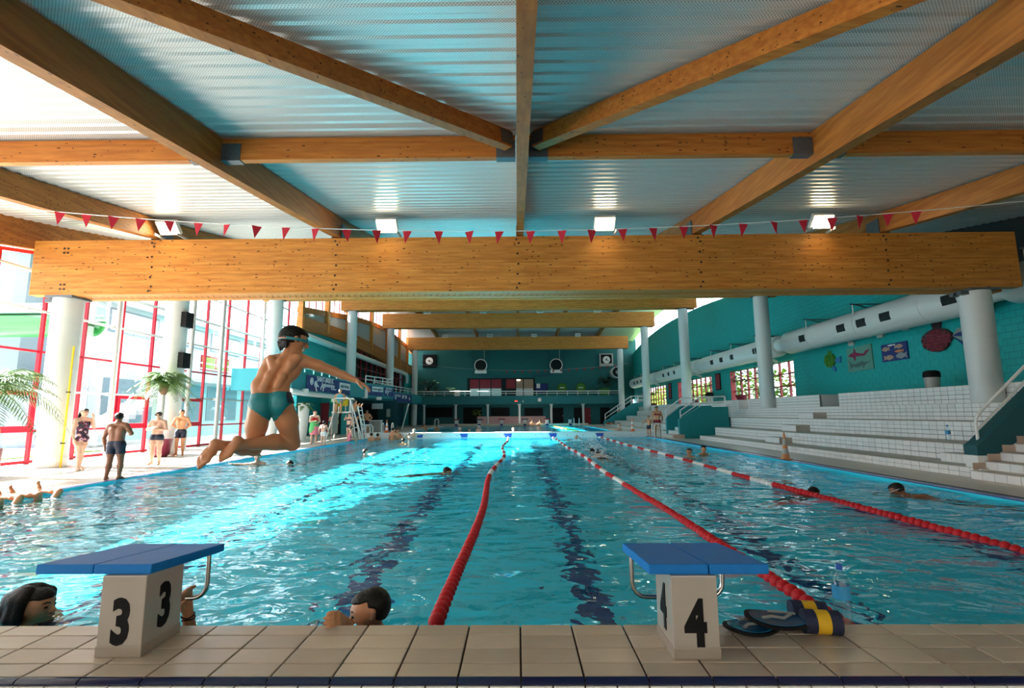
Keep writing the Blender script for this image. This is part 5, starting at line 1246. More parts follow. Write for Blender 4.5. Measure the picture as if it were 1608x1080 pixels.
# far starting blocks
for k, x in enumerate((-6.7, -4.2, -1.75, .78, 3.22, 5.74)):
    t = thing('starting_block', '%s of the small starting blocks across the far pool' % ['leftmost', 'second', 'third', 'fourth', 'fifth', 'rightmost'][k], 'starting block', (x, 56.4, .22), 0, None)
    MB().box(-.17, .17, 0, .35, 0, .42).build('post', 'white_paint', t); o = MB().box(-.36, .36, -.25, .4, 0, .07).build('platform', 'teal_dark' if k % 2 else 'red_dark', t); o.location.z = .45; o.rotation_euler.x = -.12
    MB().box(-.12, .12, -.27, -.2, .1, .14).build('grab_bar', 'bin_grey', t); MB().box(-.15, .15, -.245, -.205, -.2, .0).build('lane_number', 'mural_blue', t); MB().box(-.13, -.10, -.22, .06, .1, .13).box(.10, .13, -.22, .06, .1, .13).build('bar_arm', 'bin_grey', t)
# ================================================================ PEOPLE
import openvdb as vdb
V = lambda *a: np.array(a, float)
class Body:
    """a figure as a smooth union of tapered limbs, meshed into ONE continuous skin"""
    def __init__(self): self.c = []
    def cap(self, lab, a, b, ra, rb=None, k=.02): self.c.append((lab, np.array(a, float), np.array(b, float), ra, ra if rb is None else rb, k)); return self
    def chain(self, lab, pts, rs, k=.02):
        for i in range(len(pts)-1): self.cap(lab, pts[i], pts[i+1], rs[i], rs[i+1], k)
        return self
    @staticmethod
    def _d(p, c):
        _, a, b, ra, rb, _k = c; ab_ = b-a; L = max(1e-9, ab_@ab_)
        t = np.clip(((p-a)@ab_)/L, 0, 1); return np.linalg.norm(p-(a+t[..., None]*ab_), axis=-1)-(ra+(rb-ra)*t), t
    def mesh(self, vx, minr=.0):
        self.c = [(l, a, b, max(ra, minr), max(rb, minr), k) for l, a, b, ra, rb, k in self.c]
        lo = np.min([np.minimum(a, b)-max(ra, rb) for _, a, b, ra, rb, _ in self.c], 0)-4*vx; hi = np.max([np.maximum(a, b)+max(ra, rb) for _, a, b, ra, rb, _ in self.c], 0)+4*vx
        n = np.ceil((hi-lo)/vx).astype(int)+1; big = .06; D = np.full(n, big, 'f4')
        for c in self.c:
            _, a, b, ra, rb, k = c; pad = max(ra, rb)+k+3*vx
            i0 = np.maximum(0, np.floor((np.minimum(a, b)-pad-lo)/vx).astype(int)); i1 = np.minimum(n, np.ceil((np.maximum(a, b)+pad-lo)/vx).astype(int)+1)
            g = np.stack(np.meshgrid(*[lo[q]+vx*np.arange(i0[q], i1[q]) for q in range(3)], indexing='ij'), -1)
            d, _t = self._d(g, c); sl = tuple(slice(i0[q], i1[q]) for q in range(3)); o = D[sl]
            h = np.clip(.5+.5*(o-d)/k, 0, 1); D[sl] = np.minimum(o, o*(1-h)+d*h-k*h*(1-h))
        gr = vdb.FloatGrid(big); gr.copyFromArray(np.ascontiguousarray(D)); P, Q = gr.convertToQuads(0.0)
        self.P = P*vx+lo; self.Q = Q[:, ::-1]
        best = np.full(len(self.P), 1e9); self.lab = np.zeros(len(self.P), int); self.t = np.zeros(len(self.P)); self.names = [c[0] for c in self.c]
        for i, c in enumerate(self.c):
            d, t = self._d(self.P, c); m = d < best; best[m] = d[m]; self.lab[m] = i; self.t[m] = t[m]
        me = bpy.data.meshes.new('body'); me.from_pydata(self.P.tolist(), [], self.Q.tolist()); me.update()
        self.N = np.zeros(len(self.P)*3); me.vertices.foreach_get('normal', self.N); self.N = self.N.reshape(-1, 3)
        cen = np.zeros(len(me.polygons)*3)
        # orientation check by signed volume
        a, b, c_ = self.P[self.Q[:, 0]], self.P[self.Q[:, 1]], self.P[self.Q[:, 2]]
        if np.einsum('ij,ij->i', a-self.P.mean(0), np.cross(b-self.P.mean(0), c_-self.P.mean(0))).sum() < 0:
            self.Q = self.Q[:, ::-1]; self.N = -self.N; bpy.data.meshes.remove(me); me = bpy.data.meshes.new('body'); me.from_pydata(self.P.tolist(), [], self.Q.tolist()); me.update()
        me.polygons.foreach_set('use_smooth', [True]*len(me.polygons)); self.me = me; self.labn = np.array(self.names)[self.lab]; return me
    def shell(self, name, mat, mask, off, parent, rough=0.0, seed=1):
        """a garment or hair: the covered patch of skin, lifted off along the normals and closed down at its hem"""
        m = mask.copy(); qm = m[self.Q].all(1)
        if not qm.any(): return None
        q = self.Q[qm]; used = np.unique(q); cnt_all = np.bincount(self.Q.ravel(), minlength=len(self.P)); cnt = np.bincount(q.ravel(), minlength=len(self.P))
        edge = cnt[used] < cnt_all[used]; o = np.where(edge, -.002, off)
        if rough: o = o+np.where(edge, 0, np.random.default_rng(seed).uniform(-rough, rough, len(used)))
        mp = np.full(len(self.P), -1); mp[used] = np.arange(len(used))
        pos = self.P[used]+self.N[used]*o[:, None]; ql = mp[q]
        e = np.sort(np.concatenate([ql[:, [i, (i+1) % 4]] for i in range(4)]), axis=1); ue, ct = np.unique(e, axis=0, return_counts=True); be = ue[ct == 1]   # the open hem, smoothed along itself
        for _ in range(8):
            acc = np.zeros_like(pos); w = np.zeros(len(pos)); np.add.at(acc, be[:, 0], pos[be[:, 1]]); np.add.at(acc, be[:, 1], pos[be[:, 0]]); np.add.at(w, be.ravel(), 1)
            k = w > 0; pos[k] = pos[k]*.5+.5*acc[k]/w[k][:, None]
        me = bpy.data.meshes.new(name); me.from_pydata(pos.tolist(), [], ql.tolist()); me.update(); me.polygons.foreach_set('use_smooth', [True]*len(me.polygons))
        me.materials.append(MATS[mat]); ob = bpy.data.objects.new(name, me); COL.objects.link(ob); ob.parent = parent; return ob
def unit(v): v = np.array(v, float); return v/np.linalg.norm(v)
def hand(B, w, d, pn, th, L, curl=.5, k=.004, spread=.0):
    """palm, four unequal bent fingers, a thumb off the side: w wrist, d along, pn out of the palm side, th towards the thumb"""
    w = np.array(w, float); d = unit(d); th = unit(np.array(th)-d*(np.array(th)@d)); pn = unit(np.cross(d, th))*(1 if np.cross(d, th)@np.array(pn) > 0 else -1)
    for i, o in enumerate((.17, .06, -.06, -.16)):
        base = w+d*L*.50+th*o*L*1.05
        B.cap('hand', w+d*L*.05+th*o*L*.6, base, L*.085, L*.075, k*2)
        f = L*(.40, .45, .42, .33)[i]; d1 = unit(d+pn*curl*.5+th*spread*(o*3)); d2 = unit(d+pn*curl*1.5); d3 = unit(d+pn*curl*2.8)
        p1 = base+d1*f*.45; p2 = p1+d2*f*.32; p3 = p2+d3*f*.23
        B.chain('hand', [base, p1, p2, p3], [L*.062, L*.052, L*.048, L*.040], k)
    t0 = w+d*L*.12+th*L*.14; t1 = w+d*L*.32+th*L*.30+pn*L*.10; t2 = t1+unit(d+pn*curl*.8)*L*.16; t3 = t2+unit(d+pn*curl*1.4-th*.3)*L*.12
    B.chain('hand', [t0, t1, t2, t3], [L*.085, L*.062, L*.052, L*.042], k)
def head(B, c, f, up, s, k=.012):
    """skull, jaw, nose, brow and ears; c centre, f where the face looks, s head height"""
    c = np.array(c, float); f = unit(f); up = unit(np.array(up)-f*(np.array(up)@f)); r = np.cross(f, up)
    B.cap('head', c+up*.10*s-f*.09*s, c+up*.10*s+f*.08*s, .37*s, .35*s, k*2)
    B.cap('head', c-up*.05*s+f*.06*s, c-up*.30*s+f*.16*s, .29*s, .17*s, k*2)
    B.cap('head', c-up*.36*s+f*.24*s-r*.06*s, c-up*.36*s+f*.24*s+r*.06*s, .10*s, .10*s, k)
    B.chain('head', [c+up*.08*s+f*.40*s, c-up*.08*s+f*.50*s, c-up*.11*s+f*.44*s], [.035*s, .055*s, .06*s], k*.5)
    for q in (-1, 1):
        B.cap('head', c+up*.13*s+f*.36*s+r*q*.05*s, c+up*.11*s+f*.28*s+r*q*.22*s, .055*s, .05*s, k)
        B.cap('head', c-up*.05*s+f*.30*s+r*q*.15*s, c-up*.06*s+f*.2*s+r*q*.24*s, .07*s, .07*s, k)
        B.chain('ear', [c+up*.08*s-f*.02*s+r*q*.36*s, c+up*.05*s-f*.06*s+r*q*.40*s, c-up*.10*s-f*.0*s+r*q*.355*s], [.045*s, .05*s, .03*s], k*.4)
    B.chain('head', [c-up*.245*s+f*.40*s-r*.09*s, c-up*.235*s+f*.425*s, c-up*.245*s+f*.40*s+r*.09*s], [.03*s]*3, k*.4)
    return c, f, up, r, s
def face(H, par, mats=('black', 'mouth_red'), brows='hair_black', goggles=None):
    c, f, up, r, s = H
    for q in (-1, 1):
        p = c+up*.03*s+f*.385*s+r*q*.15*s; MB().lathe([(0.001, -.035*s), (.04*s, -.022*s), (.058*s, 0), (.04*s, .022*s), (.001, .035*s)], tuple(p), 8).build('eye', mats[0], par, smooth=True)
        MB().tube([c+up*.13*s+f*.425*s+r*q*.06*s, c+up*.155*s+f*.395*s+r*q*.16*s, c+up*.13*s+f*.33*s+r*q*.24*s], .022*s, 5).build('eyebrow', brows, par)
    MB().tube([c-up*.24*s+f*.42*s-r*.1*s, c-up*.245*s+f*.445*s, c-up*.24*s+f*.42*s+r*.1*s], .016*s, 5).build('mouth', mats[1], par)
plain('mouth_red', (0.30, 0.06, 0.05), 0.5); plain('strap_cyan', (0.02, 0.25, 0.30), 0.4)
def hair_mask(B, H, front=.12, low=-.30, side=.02):
    c, f, up, r, s = H; q = (B.P-c)/s; u, ff = q@up, q@f
    return np.isin(B.labn, ['head', 'ear']) & (((u > front+.1) & (ff > .05)) | ((ff <= .05) & (u > low+(ff+.35)*.55)) ) & ((B.labn != 'ear') | (u > .2))

DEF = dict(hipL=(-.055, 0, .50), hipR=(.055, 0, .50), kneeL=(-.06, -.012, .275), kneeR=(.06, -.012, .275), ankL=(-.065, .012, .045), ankR=(.065, .012, .045),
           shL=(-.112, 0, .80), shR=(.112, 0, .80), elL=(-.15, .015, .635), elR=(.15, .015, .635), wrL=(-.16, -.03, .50), wrR=(.16, -.03, .50),
           neck=(0, .0, .835), chest=(0, 0, .73), waist=(0, 0, .60), pel=(0, 0, .52), head=(0, -.012, .925), face=(0, -1, 0), up=(0, 0, 1), toeL=(-.3, -1, 0), toeR=(.3, -1, 0),
           palmL=None, palmR=None, hdL=None, hdR=None, curl=.5)
def figure(label, h, loc, rz=0, pose={}, skin='skin_pale', hair='hair_black', suit=('trunks', 'trunk_navy', 'brief'), vx=.012, girth=1.0, rot=None, group=None, long_hair=False, cap_=None, eyes=True, headk=1.0, bikini=False, extra=None, legs=True, hfront=.12):
    p = dict(DEF); p.update(pose); J = {k: np.array(v, float)*h for k, v in p.items() if v is not None and k not in ('face', 'up', 'toeL', 'toeR', 'palmL', 'palmR', 'curl', 'hdL', 'hdR')}
    t = thing('person', label, 'person', loc, rz, group)
    if rot: t.rotation_euler = rot
    B = Body(); g = h*girth; k = .022*h
    sx = unit(J['shR']-J['shL']); hx = unit(J['hipR']-J['hipL'])
    fw = unit(np.cross(sx, J['neck']-J['waist']))*1.0
    # torso
    for s in (-1, 1):
        B.cap('pelvis', J['pel']+hx*s*.035*g, J['waist']+sx*s*.030*g, .062*g, .054*g, k)
        B.cap('pelvis', J['pel']+hx*s*.040*g-fw*(-.022)*g-np.array([0, 0, .0]), J['pel']+hx*s*.038*g+fw*.02*g, .056*g, .056*g, k)
        B.cap('torso', J['waist']+sx*s*.030*g, J['chest']+sx*s*.045*g, .056*g, .060*g, k)
        B.cap('torso', J['chest']+sx*s*.045*g, J['neck']*.25+J['sh'+('R' if s > 0 else 'L')]*.75-np.array([0, 0, .012*h]), .060*g, .036*g, k)
        B.cap('torso', J['neck'], J['sh'+('R' if s > 0 else 'L')], .030*g, .031*g, k)
    B.cap('neck', J['neck']-(J['head']-J['neck'])*.1, J['neck']+(J['head']-J['neck'])*.6, .034*h, .031*h, k)
    H = head(B, J['head'], p['face'], p['up'], .135*h*headk, .012*h)
    for s, S in ((-1, 'L'), (1, 'R')):
        sh, el, wr = J['sh'+S], J['el'+S], J['wr'+S]
        B.chain('arm', [sh, sh*.5+el*.5, el], [.034*g, .029*g, .023*g], k*.8); B.chain('arm', [el, el*.65+wr*.35, wr], [.023*g, .0235*g, .0155*g], k*.6)
        d = p['hd'+S] if p['hd'+S] is not None else unit(wr-el); pn = p['palm'+S] if p['palm'+S] is not None else -sx*s*(-1)*-1
        hand(B, wr, d, pn, fw if abs(fw@np.array(unit(d))) < .8 else np.array([0, 0, 1.]), .108*h, p['curl'], .004*h)
        if legs:
            hp, kn, an = J['hip'+S], J['knee'+S], J['ank'+S]
            B.chain('thigh', [hp, hp*.55+kn*.45, kn], [.058*g, .050*g, .034*g], k); B.chain('shin', [kn, kn*.68+an*.32, an], [.034*g, .036*g, .020*g], k*.7)
            td = unit(p['toe'+S]); sh_ = unit(an-kn)
            heel = an-td*.022*h+sh_*.026*h; ball = an+td*.075*h+sh_*.030*h
            B.chain('foot', [an, an+td*.04*h+sh_*.018*h, ball], [.021*h, .021*h, .0155*h], .012*h); B.cap('foot', an, heel, .020*h, .019*h, .012*h)
            sd = unit(np.cross(td, sh_))
            for q, L in ((-1.0, .030), (-.35, .030), (.3, .027), (.9, .022)): B.cap('foot', ball+sd*q*.012*h, ball+td*L*h+sd*q*.014*h, .0095*h, .008*h, .004*h)
    if extra: extra(B, J, h)
    B.mesh(vx, vx*.72); B.me.materials.append(MATS[skin]); ob = bpy.data.objects.new('body', B.me); COL.objects.link(ob); ob.parent = t
    off = max(.005, vx*.35)
    dp = (B.P-J['pel'])@unit(J['waist']-J['pel'])
    if suit:
        nm, mat, kind = suit
        th = (B.labn == 'thigh')
        # which thigh segment and how far along
        hipd = np.minimum(np.linalg.norm(B.P-J['hipL'], axis=1), np.linalg.norm(B.P-J['hipR'], axis=1))
        reach = {'brief': .075, 'boxer': .135, 'shorts': .19, 'one_piece': .07}[kind]*h
        m = ((B.labn == 'pelvis') & (dp < .055*h)) | (th & (hipd < reach))
        if kind == 'one_piece':
            dn = np.linalg.norm(B.P-J['neck'], axis=1); m |= ((B.labn == 'pelvis') | (B.labn == 'torso')) & (((B.P-J['chest'])@unit(J['neck']-J['waist'])) < .055*h)
        B.shell(nm, mat, m, off, t)
        if bikini:
            q = (B.P-J['chest'])@unit(J['neck']-J['waist']); B.shell('bikini_top', mat, (B.labn == 'torso') & (q > -.03*h) & (q < .035*h), off, t)
    hm = hair_mask(B, H, front=hfront)
    if cap_: B.shell('swim_cap', cap_, hm, max(.008, vx*.5), t)
    else: B.shell('hair', hair, hm, max(.010, vx*.6), t, vx*.25)
    if long_hair:
        c, f, up, r, s = H; m = MB()
        for q in np.linspace(-1, 1, 9):
            m.tube([c-f*.30*s+r*q*.25*s+up*.1*s, c-f*.42*s+r*q*.3*s-up*.4*s, c-f*.40*s+r*q*.36*s-up*(1.15+.1*math.cos(q*3))*s], [.13*s, .12*s, .03*s], 6)
        m.build('long_hair', hair, t, smooth=True)
    if eyes: face(H, t)
    t['_h'] = 1; del t['_h']
    return t, B, H, J

# ---------------------------------------------------------------- the diving boy
def diver():
    S = 1.0
    P = lambda px, py, Y: np.array(aty(px, py, Y))
    org = P(425, 632, 3.80); t = thing('person', 'boy in teal swim briefs and goggles caught mid-leap over the pool, seen from behind', 'person', tuple(org))
    Q = lambda px, py, Y: P(px, py, Y)-org
    B = Body(); m = 1/212.0   # metres per pixel at his distance
    hipL, hipR = Q(409, 638, 3.80), Q(441, 632, 3.84)
    kL, kR = Q(399, 704, 3.92), Q(459, 696, 4.02)
    aL, aR = Q(345, 699, 3.62), Q(379, 697, 3.66)
    waist = Q(425, 606, 3.83); chest = Q(437, 585, 3.86); neck = Q(456, 556, 3.90); shL, shR = Q(424, 569, 3.88), Q(477, 567, 3.93)
    # trunk
    B.chain('pelvis', [Q(411, 630, 3.81), Q(409, 606, 3.84)], [.072, .064], .03); B.chain('pelvis', [Q(440, 625, 3.84), Q(440, 602, 3.86)], [.072, .062], .03)
    B.cap('glute', Q(409, 634, 3.775), Q(410, 641, 3.78), .066, .062, .018); B.cap('glute', Q(440, 629, 3.80), Q(440, 636, 3.80), .066, .062, .018)
    B.chain('torso', [Q(410, 606, 3.84), Q(421, 586, 3.87), Q(430, 570, 3.89)], [.060, .066, .058], .03); B.chain('torso', [Q(440, 602, 3.86), Q(456, 583, 3.90), Q(466, 572, 3.92)], [.058, .066, .058], .03)
    B.cap('torso', neck+V(0, .01, -.01), shL, .042, .043, .03); B.cap('torso', neck+V(0, .01, -.01), shR, .042, .046, .03)
    # back: two long muscle columns with the groove of the spine, shoulder blades
    B.chain('torso', [Q(413, 611, 3.785), Q(424, 590, 3.80), Q(440, 568, 3.83), Q(450, 557, 3.86)], [.030, .034, .030, .024], .014)
    B.chain('torso', [Q(435, 607, 3.79), Q(443, 590, 3.815), Q(456, 568, 3.85), Q(461, 559, 3.87)], [.030, .034, .030, .024], .014)
    B.chain('torso', [Q(425, 563, 3.825), Q(430, 576, 3.815), Q(427, 588, 3.83)], [.030, .034, .020], .014)
    B.chain('torso', [Q(467, 562, 3.86), Q(457, 572, 3.835), Q(451, 581, 3.825), Q(455, 588, 3.85)], [.032, .036, .028, .020], .012)
    # neck and head
    B.cap('neck', neck, Q(459, 542, 3.91), .050, .046, .025)
    H = head(B, Q(461, 535, 3.92), (.72, .62, -.18), (.05, .05, 1), .225, .012)
    # arms
    eR, wR = Q(524, 583, 4.02), Q(560, 598, 4.05)
    B.chain('arm', [shR, shR*.5+eR*.5+V(0, 0, .003), eR], [.050, .043, .036], .02); B.chain('arm', [eR, eR*.62+wR*.38, wR], [.036, .034, .022], .012)
    hand(B, wR, Q(584, 611, 4.05)-wR, (-.2, -.3, -1), (-.2, -1, .2), .155, .35, .0035, .25)
    eL, wL = Q(404, 603, 3.98), Q(402, 618, 4.17)
    B.chain('arm', [shL, shL*.5+eL*.5, eL], [.046, .040, .033], .02); B.chain('arm', [eL, eL*.62+wL*.38, wL], [.033, .032, .022], .012)
    hand(B, wL, (.1, .8, -.5), (1, 0, -.3), (0, .2, 1), .15, .5, .0035)
    # legs
    B.chain('thigh', [hipL+V(0, 0, -.01), hipL*.55+kL*.45+V(-.004, -.01, 0), kL], [.084, .076, .056], .025); B.chain('thigh', [hipR+V(0, 0, -.01), hipR*.55+kR*.45+V(.012, -.01, 0), kR], [.084, .080, .058], .025)
    B.chain('shin', [kL, kL*.65+aL*.35+V(0, 0, -.004), aL], [.056, .054, .032], .015); B.chain('shin', [kR, kR*.62+aR*.38+V(0, 0, .012), kR*.25+aR*.75, aR], [.054, .060, .042, .033], .015)
    for a, heel, ball, toe in ((aL, Q(338, 697, 3.59), Q(322, 719, 3.55), Q(309, 729, 3.53)), (aR, Q(373, 692, 3.62), Q(358, 710, 3.60), Q(346, 717, 3.58))):
        B.cap('foot', a, heel, .034, .033, .02); B.chain('foot', [heel, heel*.5+ball*.5+V(.005, .01, -.006), ball], [.033, .031, .029], .015)
        d = unit(toe-ball); s = unit(np.cross(d, V(.55, -.2, .8)))
        for q, L, r in ((-.032, 1.0, .015), (-.012, .95, .0115), (.005, .85, .0105), (.020, .72, .010), (.034, .55, .0095)):
            b0 = ball+s*q; B.cap('foot', heel*.4+ball*.6+s*q*.7, b0, .020, .017, .010); B.cap('foot', b0, b0+d*.062*L, r, r*.85, .004)
    B.mesh(.0052); B.me.materials.append(MATS['skin_tan']); ob = bpy.data.objects.new('body', B.me); COL.objects.link(ob); ob.parent = t
    # briefs: between the waist line and the leg openings
    up = unit(waist-(hipL+hipR)/2); q = (B.P-(hipL+hipR)/2)@up; hx = unit(hipR-hipL); x = np.abs((B.P-(hipL+hipR)/2)@hx)
    tr = (q < .088) & (q > -.125+.95*np.maximum(0, x-.028)) & np.isin(B.labn, ['pelvis', 'glute', 'thigh', 'torso'])
    B.shell('swim_briefs', 'trunk_teal', tr, .0055, t)
    rt_ = tr & (((B.P-(hipL+hipR)/2)@hx) > .118) & (q > -.01); B.shell('side_panel', 'trunk_navy', rt_, .008, t)
    c, f, u, r, s = H; qq = (B.P-c)/s; uu, ff = qq@u, qq@f
    hm = np.isin(B.labn, ['head', 'neck']) & (((uu > .20) & (ff > .10)) | ((ff <= .10) & (uu > -.22+(ff+.40)*.30))); B.shell('hair', 'hair_black', hm, .012, t, .003)
    for k in range(9):
        a = (k-4)*.19; pz = c-f*.40*s*math.cos(a)+r*.40*s*math.sin(a)
        MB().tube([pz-u*.12*s, pz-u*.27*s+f*.03*s, pz-u*(.38+.05*math.sin(k*2.3))*s+f*.05*s], [.024, .018, .004], 6).build('hair_lock', 'hair_black', t, smooth=True)
    n = 40; ring = [c+(f*math.cos(a)*.475+r*math.sin(a)*.445)*s+u*(.00+.035*math.cos(a))*s for a in np.linspace(0, 2*PI, n, endpoint=False)]
    vs = []; fs = []
    for k, p in enumerate(ring):
        d = unit(p-c); vs += [p-u*.045*s, p+u*.045*s, p+u*.045*s+d*.004, p-u*.045*s+d*.004]; j = (k+1) % n
        fs += [(4*k+w, 4*k+(w+1) % 4, 4*j+(w+1) % 4, 4*j+w) for w in range(4)]
    MB().add(vs, fs).build('goggle_strap', 'strap_cyan', t)
    bk = [p for p in ring if (p-c)@f < -.28*s]; MB().tube(sorted(bk, key=lambda p: p@r), .006, 6).build('strap_buckle', 'orange_cone', t)
    for q_ in (-1, 1):
        p = c+u*.05*s+f*.43*s+r*q_*.16*s; MB().lathe([(.001, -.05*s), (.07*s, -.045*s), (.095*s, 0), (.07*s, .045*s), (.001, .05*s)], tuple(p), 12).build('goggle_lens', 'lens_blue', t, smooth=True)
    face(H, t)
    return t
diver()

# ---------------------------------------------------------------- people on the left deck
stand = lambda **k: k
def suit_print():
    m, nt, out = _new('suit_print'); p = N(nt, 'ShaderNodeBsdfPrincipled'); nt.links.new(p.outputs[0], out.inputs[0]); p.inputs['Roughness'].default_value = .6
    tc = N(nt, 'ShaderNodeTexCoord'); n = N(nt, 'ShaderNodeTexNoise'); n.inputs['Scale'].default_value = 14; nt.links.new(tc.outputs['Object'], n.inputs['Vector'])
    cr = N(nt, 'ShaderNodeValToRGB'); e = cr.color_ramp; e.elements[0].position = .42; e.elements[0].color = (.02, .015, .03, 1); e.elements[1].position = .60; e.elements[1].color = (.65, .50, .50, 1)
    x = e.elements.new(.5); x.color = (.22, .03, .10, 1); e.interpolation = 'CONSTANT'
    nt.links.new(n.outputs[0], cr.inputs[0]); nt.links.new(cr.outputs[0], p.inputs['Base Color']); MATS['suit_print'] = m
suit_print()
figure('long haired girl in a patterned swimsuit beside the nearest left column', 1.48, (-10.55, 12.4, 0), PI/2-.25,
       dict(elR=(.15, -.04, .68), wrR=(.06, -.13, .84), hdR=(-.35, -.25, .8), kneeL=(-.045, -.05, .275), ankL=(-.05, -.055, .045), kneeR=(.05, .03, .275), ankR=(.055, .06, .045), elL=(-.135, .0, .64), wrL=(-.135, -.03, .50)), 'skin_pale', 'hair_black', ('swimsuit', 'suit_print', 'one_piece'), .009, .92, long_hair=True)
figure('boy in navy trunks standing at the pool edge, seen from behind with one arm bent', 1.36, (-8.2, 10.5, 0), PI+.15,
       dict(hipL=(-.06, 0, .5), hipR=(.06, 0, .5), kneeL=(-.075, -.012, .275), kneeR=(.075, -.012, .275), ankL=(-.085, .012, .045), ankR=(.09, .012, .045), elL=(-.19, -.01, .68), wrL=(-.10, -.13, .66), elR=(.165, .02, .62), wrR=(.17, -.03, .49)), 'skin_dark', 'hair_black', ('trunks', 'trunk_navy', 'boxer'), .008, 1.12)
figure('pale child in goggles with folded arms facing the camera beside the plum pot', 1.40, (-9.55, 13.6, 0), .15,
       dict(elL=(-.165, -.03, .66), wrL=(-.01, -.115, .70), hdL=(1, -.1, .1), elR=(.165, -.03, .66), wrR=(.01, -.12, .665), hdR=(-1, -.1, .05), face=(.25, -1, -.1)), 'skin_pale', 'hair_black', ('trunks', 'trunk_navy', 'brief'), .009, 1.05)
for o_ in [q for q in bpy.data.objects if q.get('label', '').startswith('pale child in goggles')]:
    for s in (-.05, .05): MB().lathe([(.001, -.02), (.03, -.015), (.036, 0), (.03, .015), (.001, .02)], (s+.02, -.085, 1.305), 10).build('goggle_lens', 'black', o_, smooth=True)
figure('tanned boy in dark trunks with hands behind his back beside the vertical duct', 1.49, (-11.0, 16.75, 0), .25,
       dict(elL=(-.19, .03, .67), wrL=(-.08, .08, .58), hdL=(.6, .3, -.3), elR=(.165, .05, .66), wrR=(.06, .085, .57), hdR=(-.7, .2, -.2), face=(.55, -1, .0)), 'skin_tan', 'hair_black', ('trunks', 'trunk_navy', 'boxer'), .009, .95)
# ---- bathers on their backs at the left edge, calves up on the deck
def bather(x, y, label, spread, skin):
    def ex(B, J, h): pass
    return figure(label, 1.45, (x, y, -.02), 0,
        dict(pel=(0, .02, -.20), waist=(0, .05, -.28), chest=(0, .08, -.42), neck=(0, .09, -.54), head=(0, .08, -.63), face=(0, -1, 0), up=(0, 0, -1), shL=(-.11, .09, -.50), shR=(.11, .09, -.50), elL=(-.15, .0, -.60), elR=(.15, .0, -.60), wrL=(-.12, -.1, -.62), wrR=(.12, -.1, -.62),
             hipL=(-.055, .0, -.18), hipR=(.055, .0, -.18), kneeL=(-.06-spread, -.06, .035), kneeR=(.06+spread, -.06, .035), ankL=(-.08-spread, .19, .035), ankR=(.085+spread, .19, .04), toeL=(-.1, .15, 1), toeR=(.1, .15, 1)), skin, 'hair_black', ('trunks', 'trunk_navy', 'boxer'), .010, .95, eyes=False, rot=None)
tb1 = bather(-7.80, 8.55, 'bather lying back in the pool with both bent legs resting on the left deck edge', .07, 'skin_tan')[0]; tb1.rotation_euler = (0, 0, PI/2)
tb2 = bather(-7.85, 7.95, 'second bather at the very left edge, lower legs resting on the deck', .05, 'skin_tan')[0]; tb2.rotation_euler = (0, 0, PI/2)

figure('girl wrapped in red with a green and pink towel on the left deck', 1.50, (-9.1, 23.0, 0), .5, dict(elL=(-.14, -.05, .66), wrL=(-.03, -.12, .68), elR=(.14, -.05, .66), wrR=(.06, -.13, .62), face=(.7, -.7, 0)), 'skin_pale', 'hair_brown', ('red_top', 'cloth_red', 'one_piece'), .014, 1.0, long_hair=False)
t_ = [q for q in bpy.data.objects if q.get('label', '').startswith('girl wrapped in red')][0]
MB().lathe([(.20, .50), (.22, .62), (.19, .85), (.17, 1.02)], (0, 0, 0), 14, cap=False).build('towel', 'cloth_green', t_, smooth=True); MB().lathe([(.225, .42), (.232, .6), (.21, .78)], (.035, .0, 0), 14, cap=False).build('towel_fold', 'cloth_pink', t_, smooth=True)
figure('small child in white trunks walking to the pool, seen from behind', 1.02, (-8.3, 22.0, 0), PI, dict(elL=(-.18, .02, .66), wrL=(-.21, -.03, .54), elR=(.18, .02, .66), wrR=(.20, -.03, .54)), 'skin_pale', 'hair_black', ('trunks', 'cloth_white', 'boxer'), .014, 1.1, headk=1.2, eyes=False)
figure('woman in a dark bikini standing before the lifeguard chair, hand to her face', 1.40, (-8.55, 26.1, 0), -.4, dict(elL=(-.20, -.03, .74), wrL=(-.06, -.12, .86), elR=(.15, .02, .64), wrR=(.12, -.05, .52)), 'skin_pale', 'hair_brown', ('bikini_bottom', 'trunk_navy', 'brief'), .014, 1.0, bikini=True)
figure('person in a blue swim cap with a yellow towel left of the lifeguard chair', 1.42, (-10.7, 29.8, 0), .3, dict(elL=(-.16, -.04, .68), wrL=(-.05, -.12, .74), elR=(.16, -.04, .68), wrR=(.06, -.11, .72)), 'skin_pale', 'hair_black', ('shorts', 'print_grey', 'shorts'), .016, 1.05, cap_='cap_blue')
t_ = [q for q in bpy.data.objects if q.get('label', '').startswith('person in a blue swim cap')][0]
MB().prism([(-.02, .75), (.30, .78), (.26, 1.12), (.05, 1.18)], -.06, -.02, lambda u, v, t: (u, t, v)).build('towel', 'yellow', t_, bevel=.008)
figure('bare chested man with hands on hips behind the lifeguard chair', 1.62, (-10.4, 35.4, 0), .3, dict(elL=(-.21, .02, .66), wrL=(-.10, -.03, .56), elR=(.21, .02, .66), wrR=(.10, -.03, .56)), 'skin_tan', 'hair_black', ('trunks', 'trunk_navy', 'boxer'), .016, 1.1)
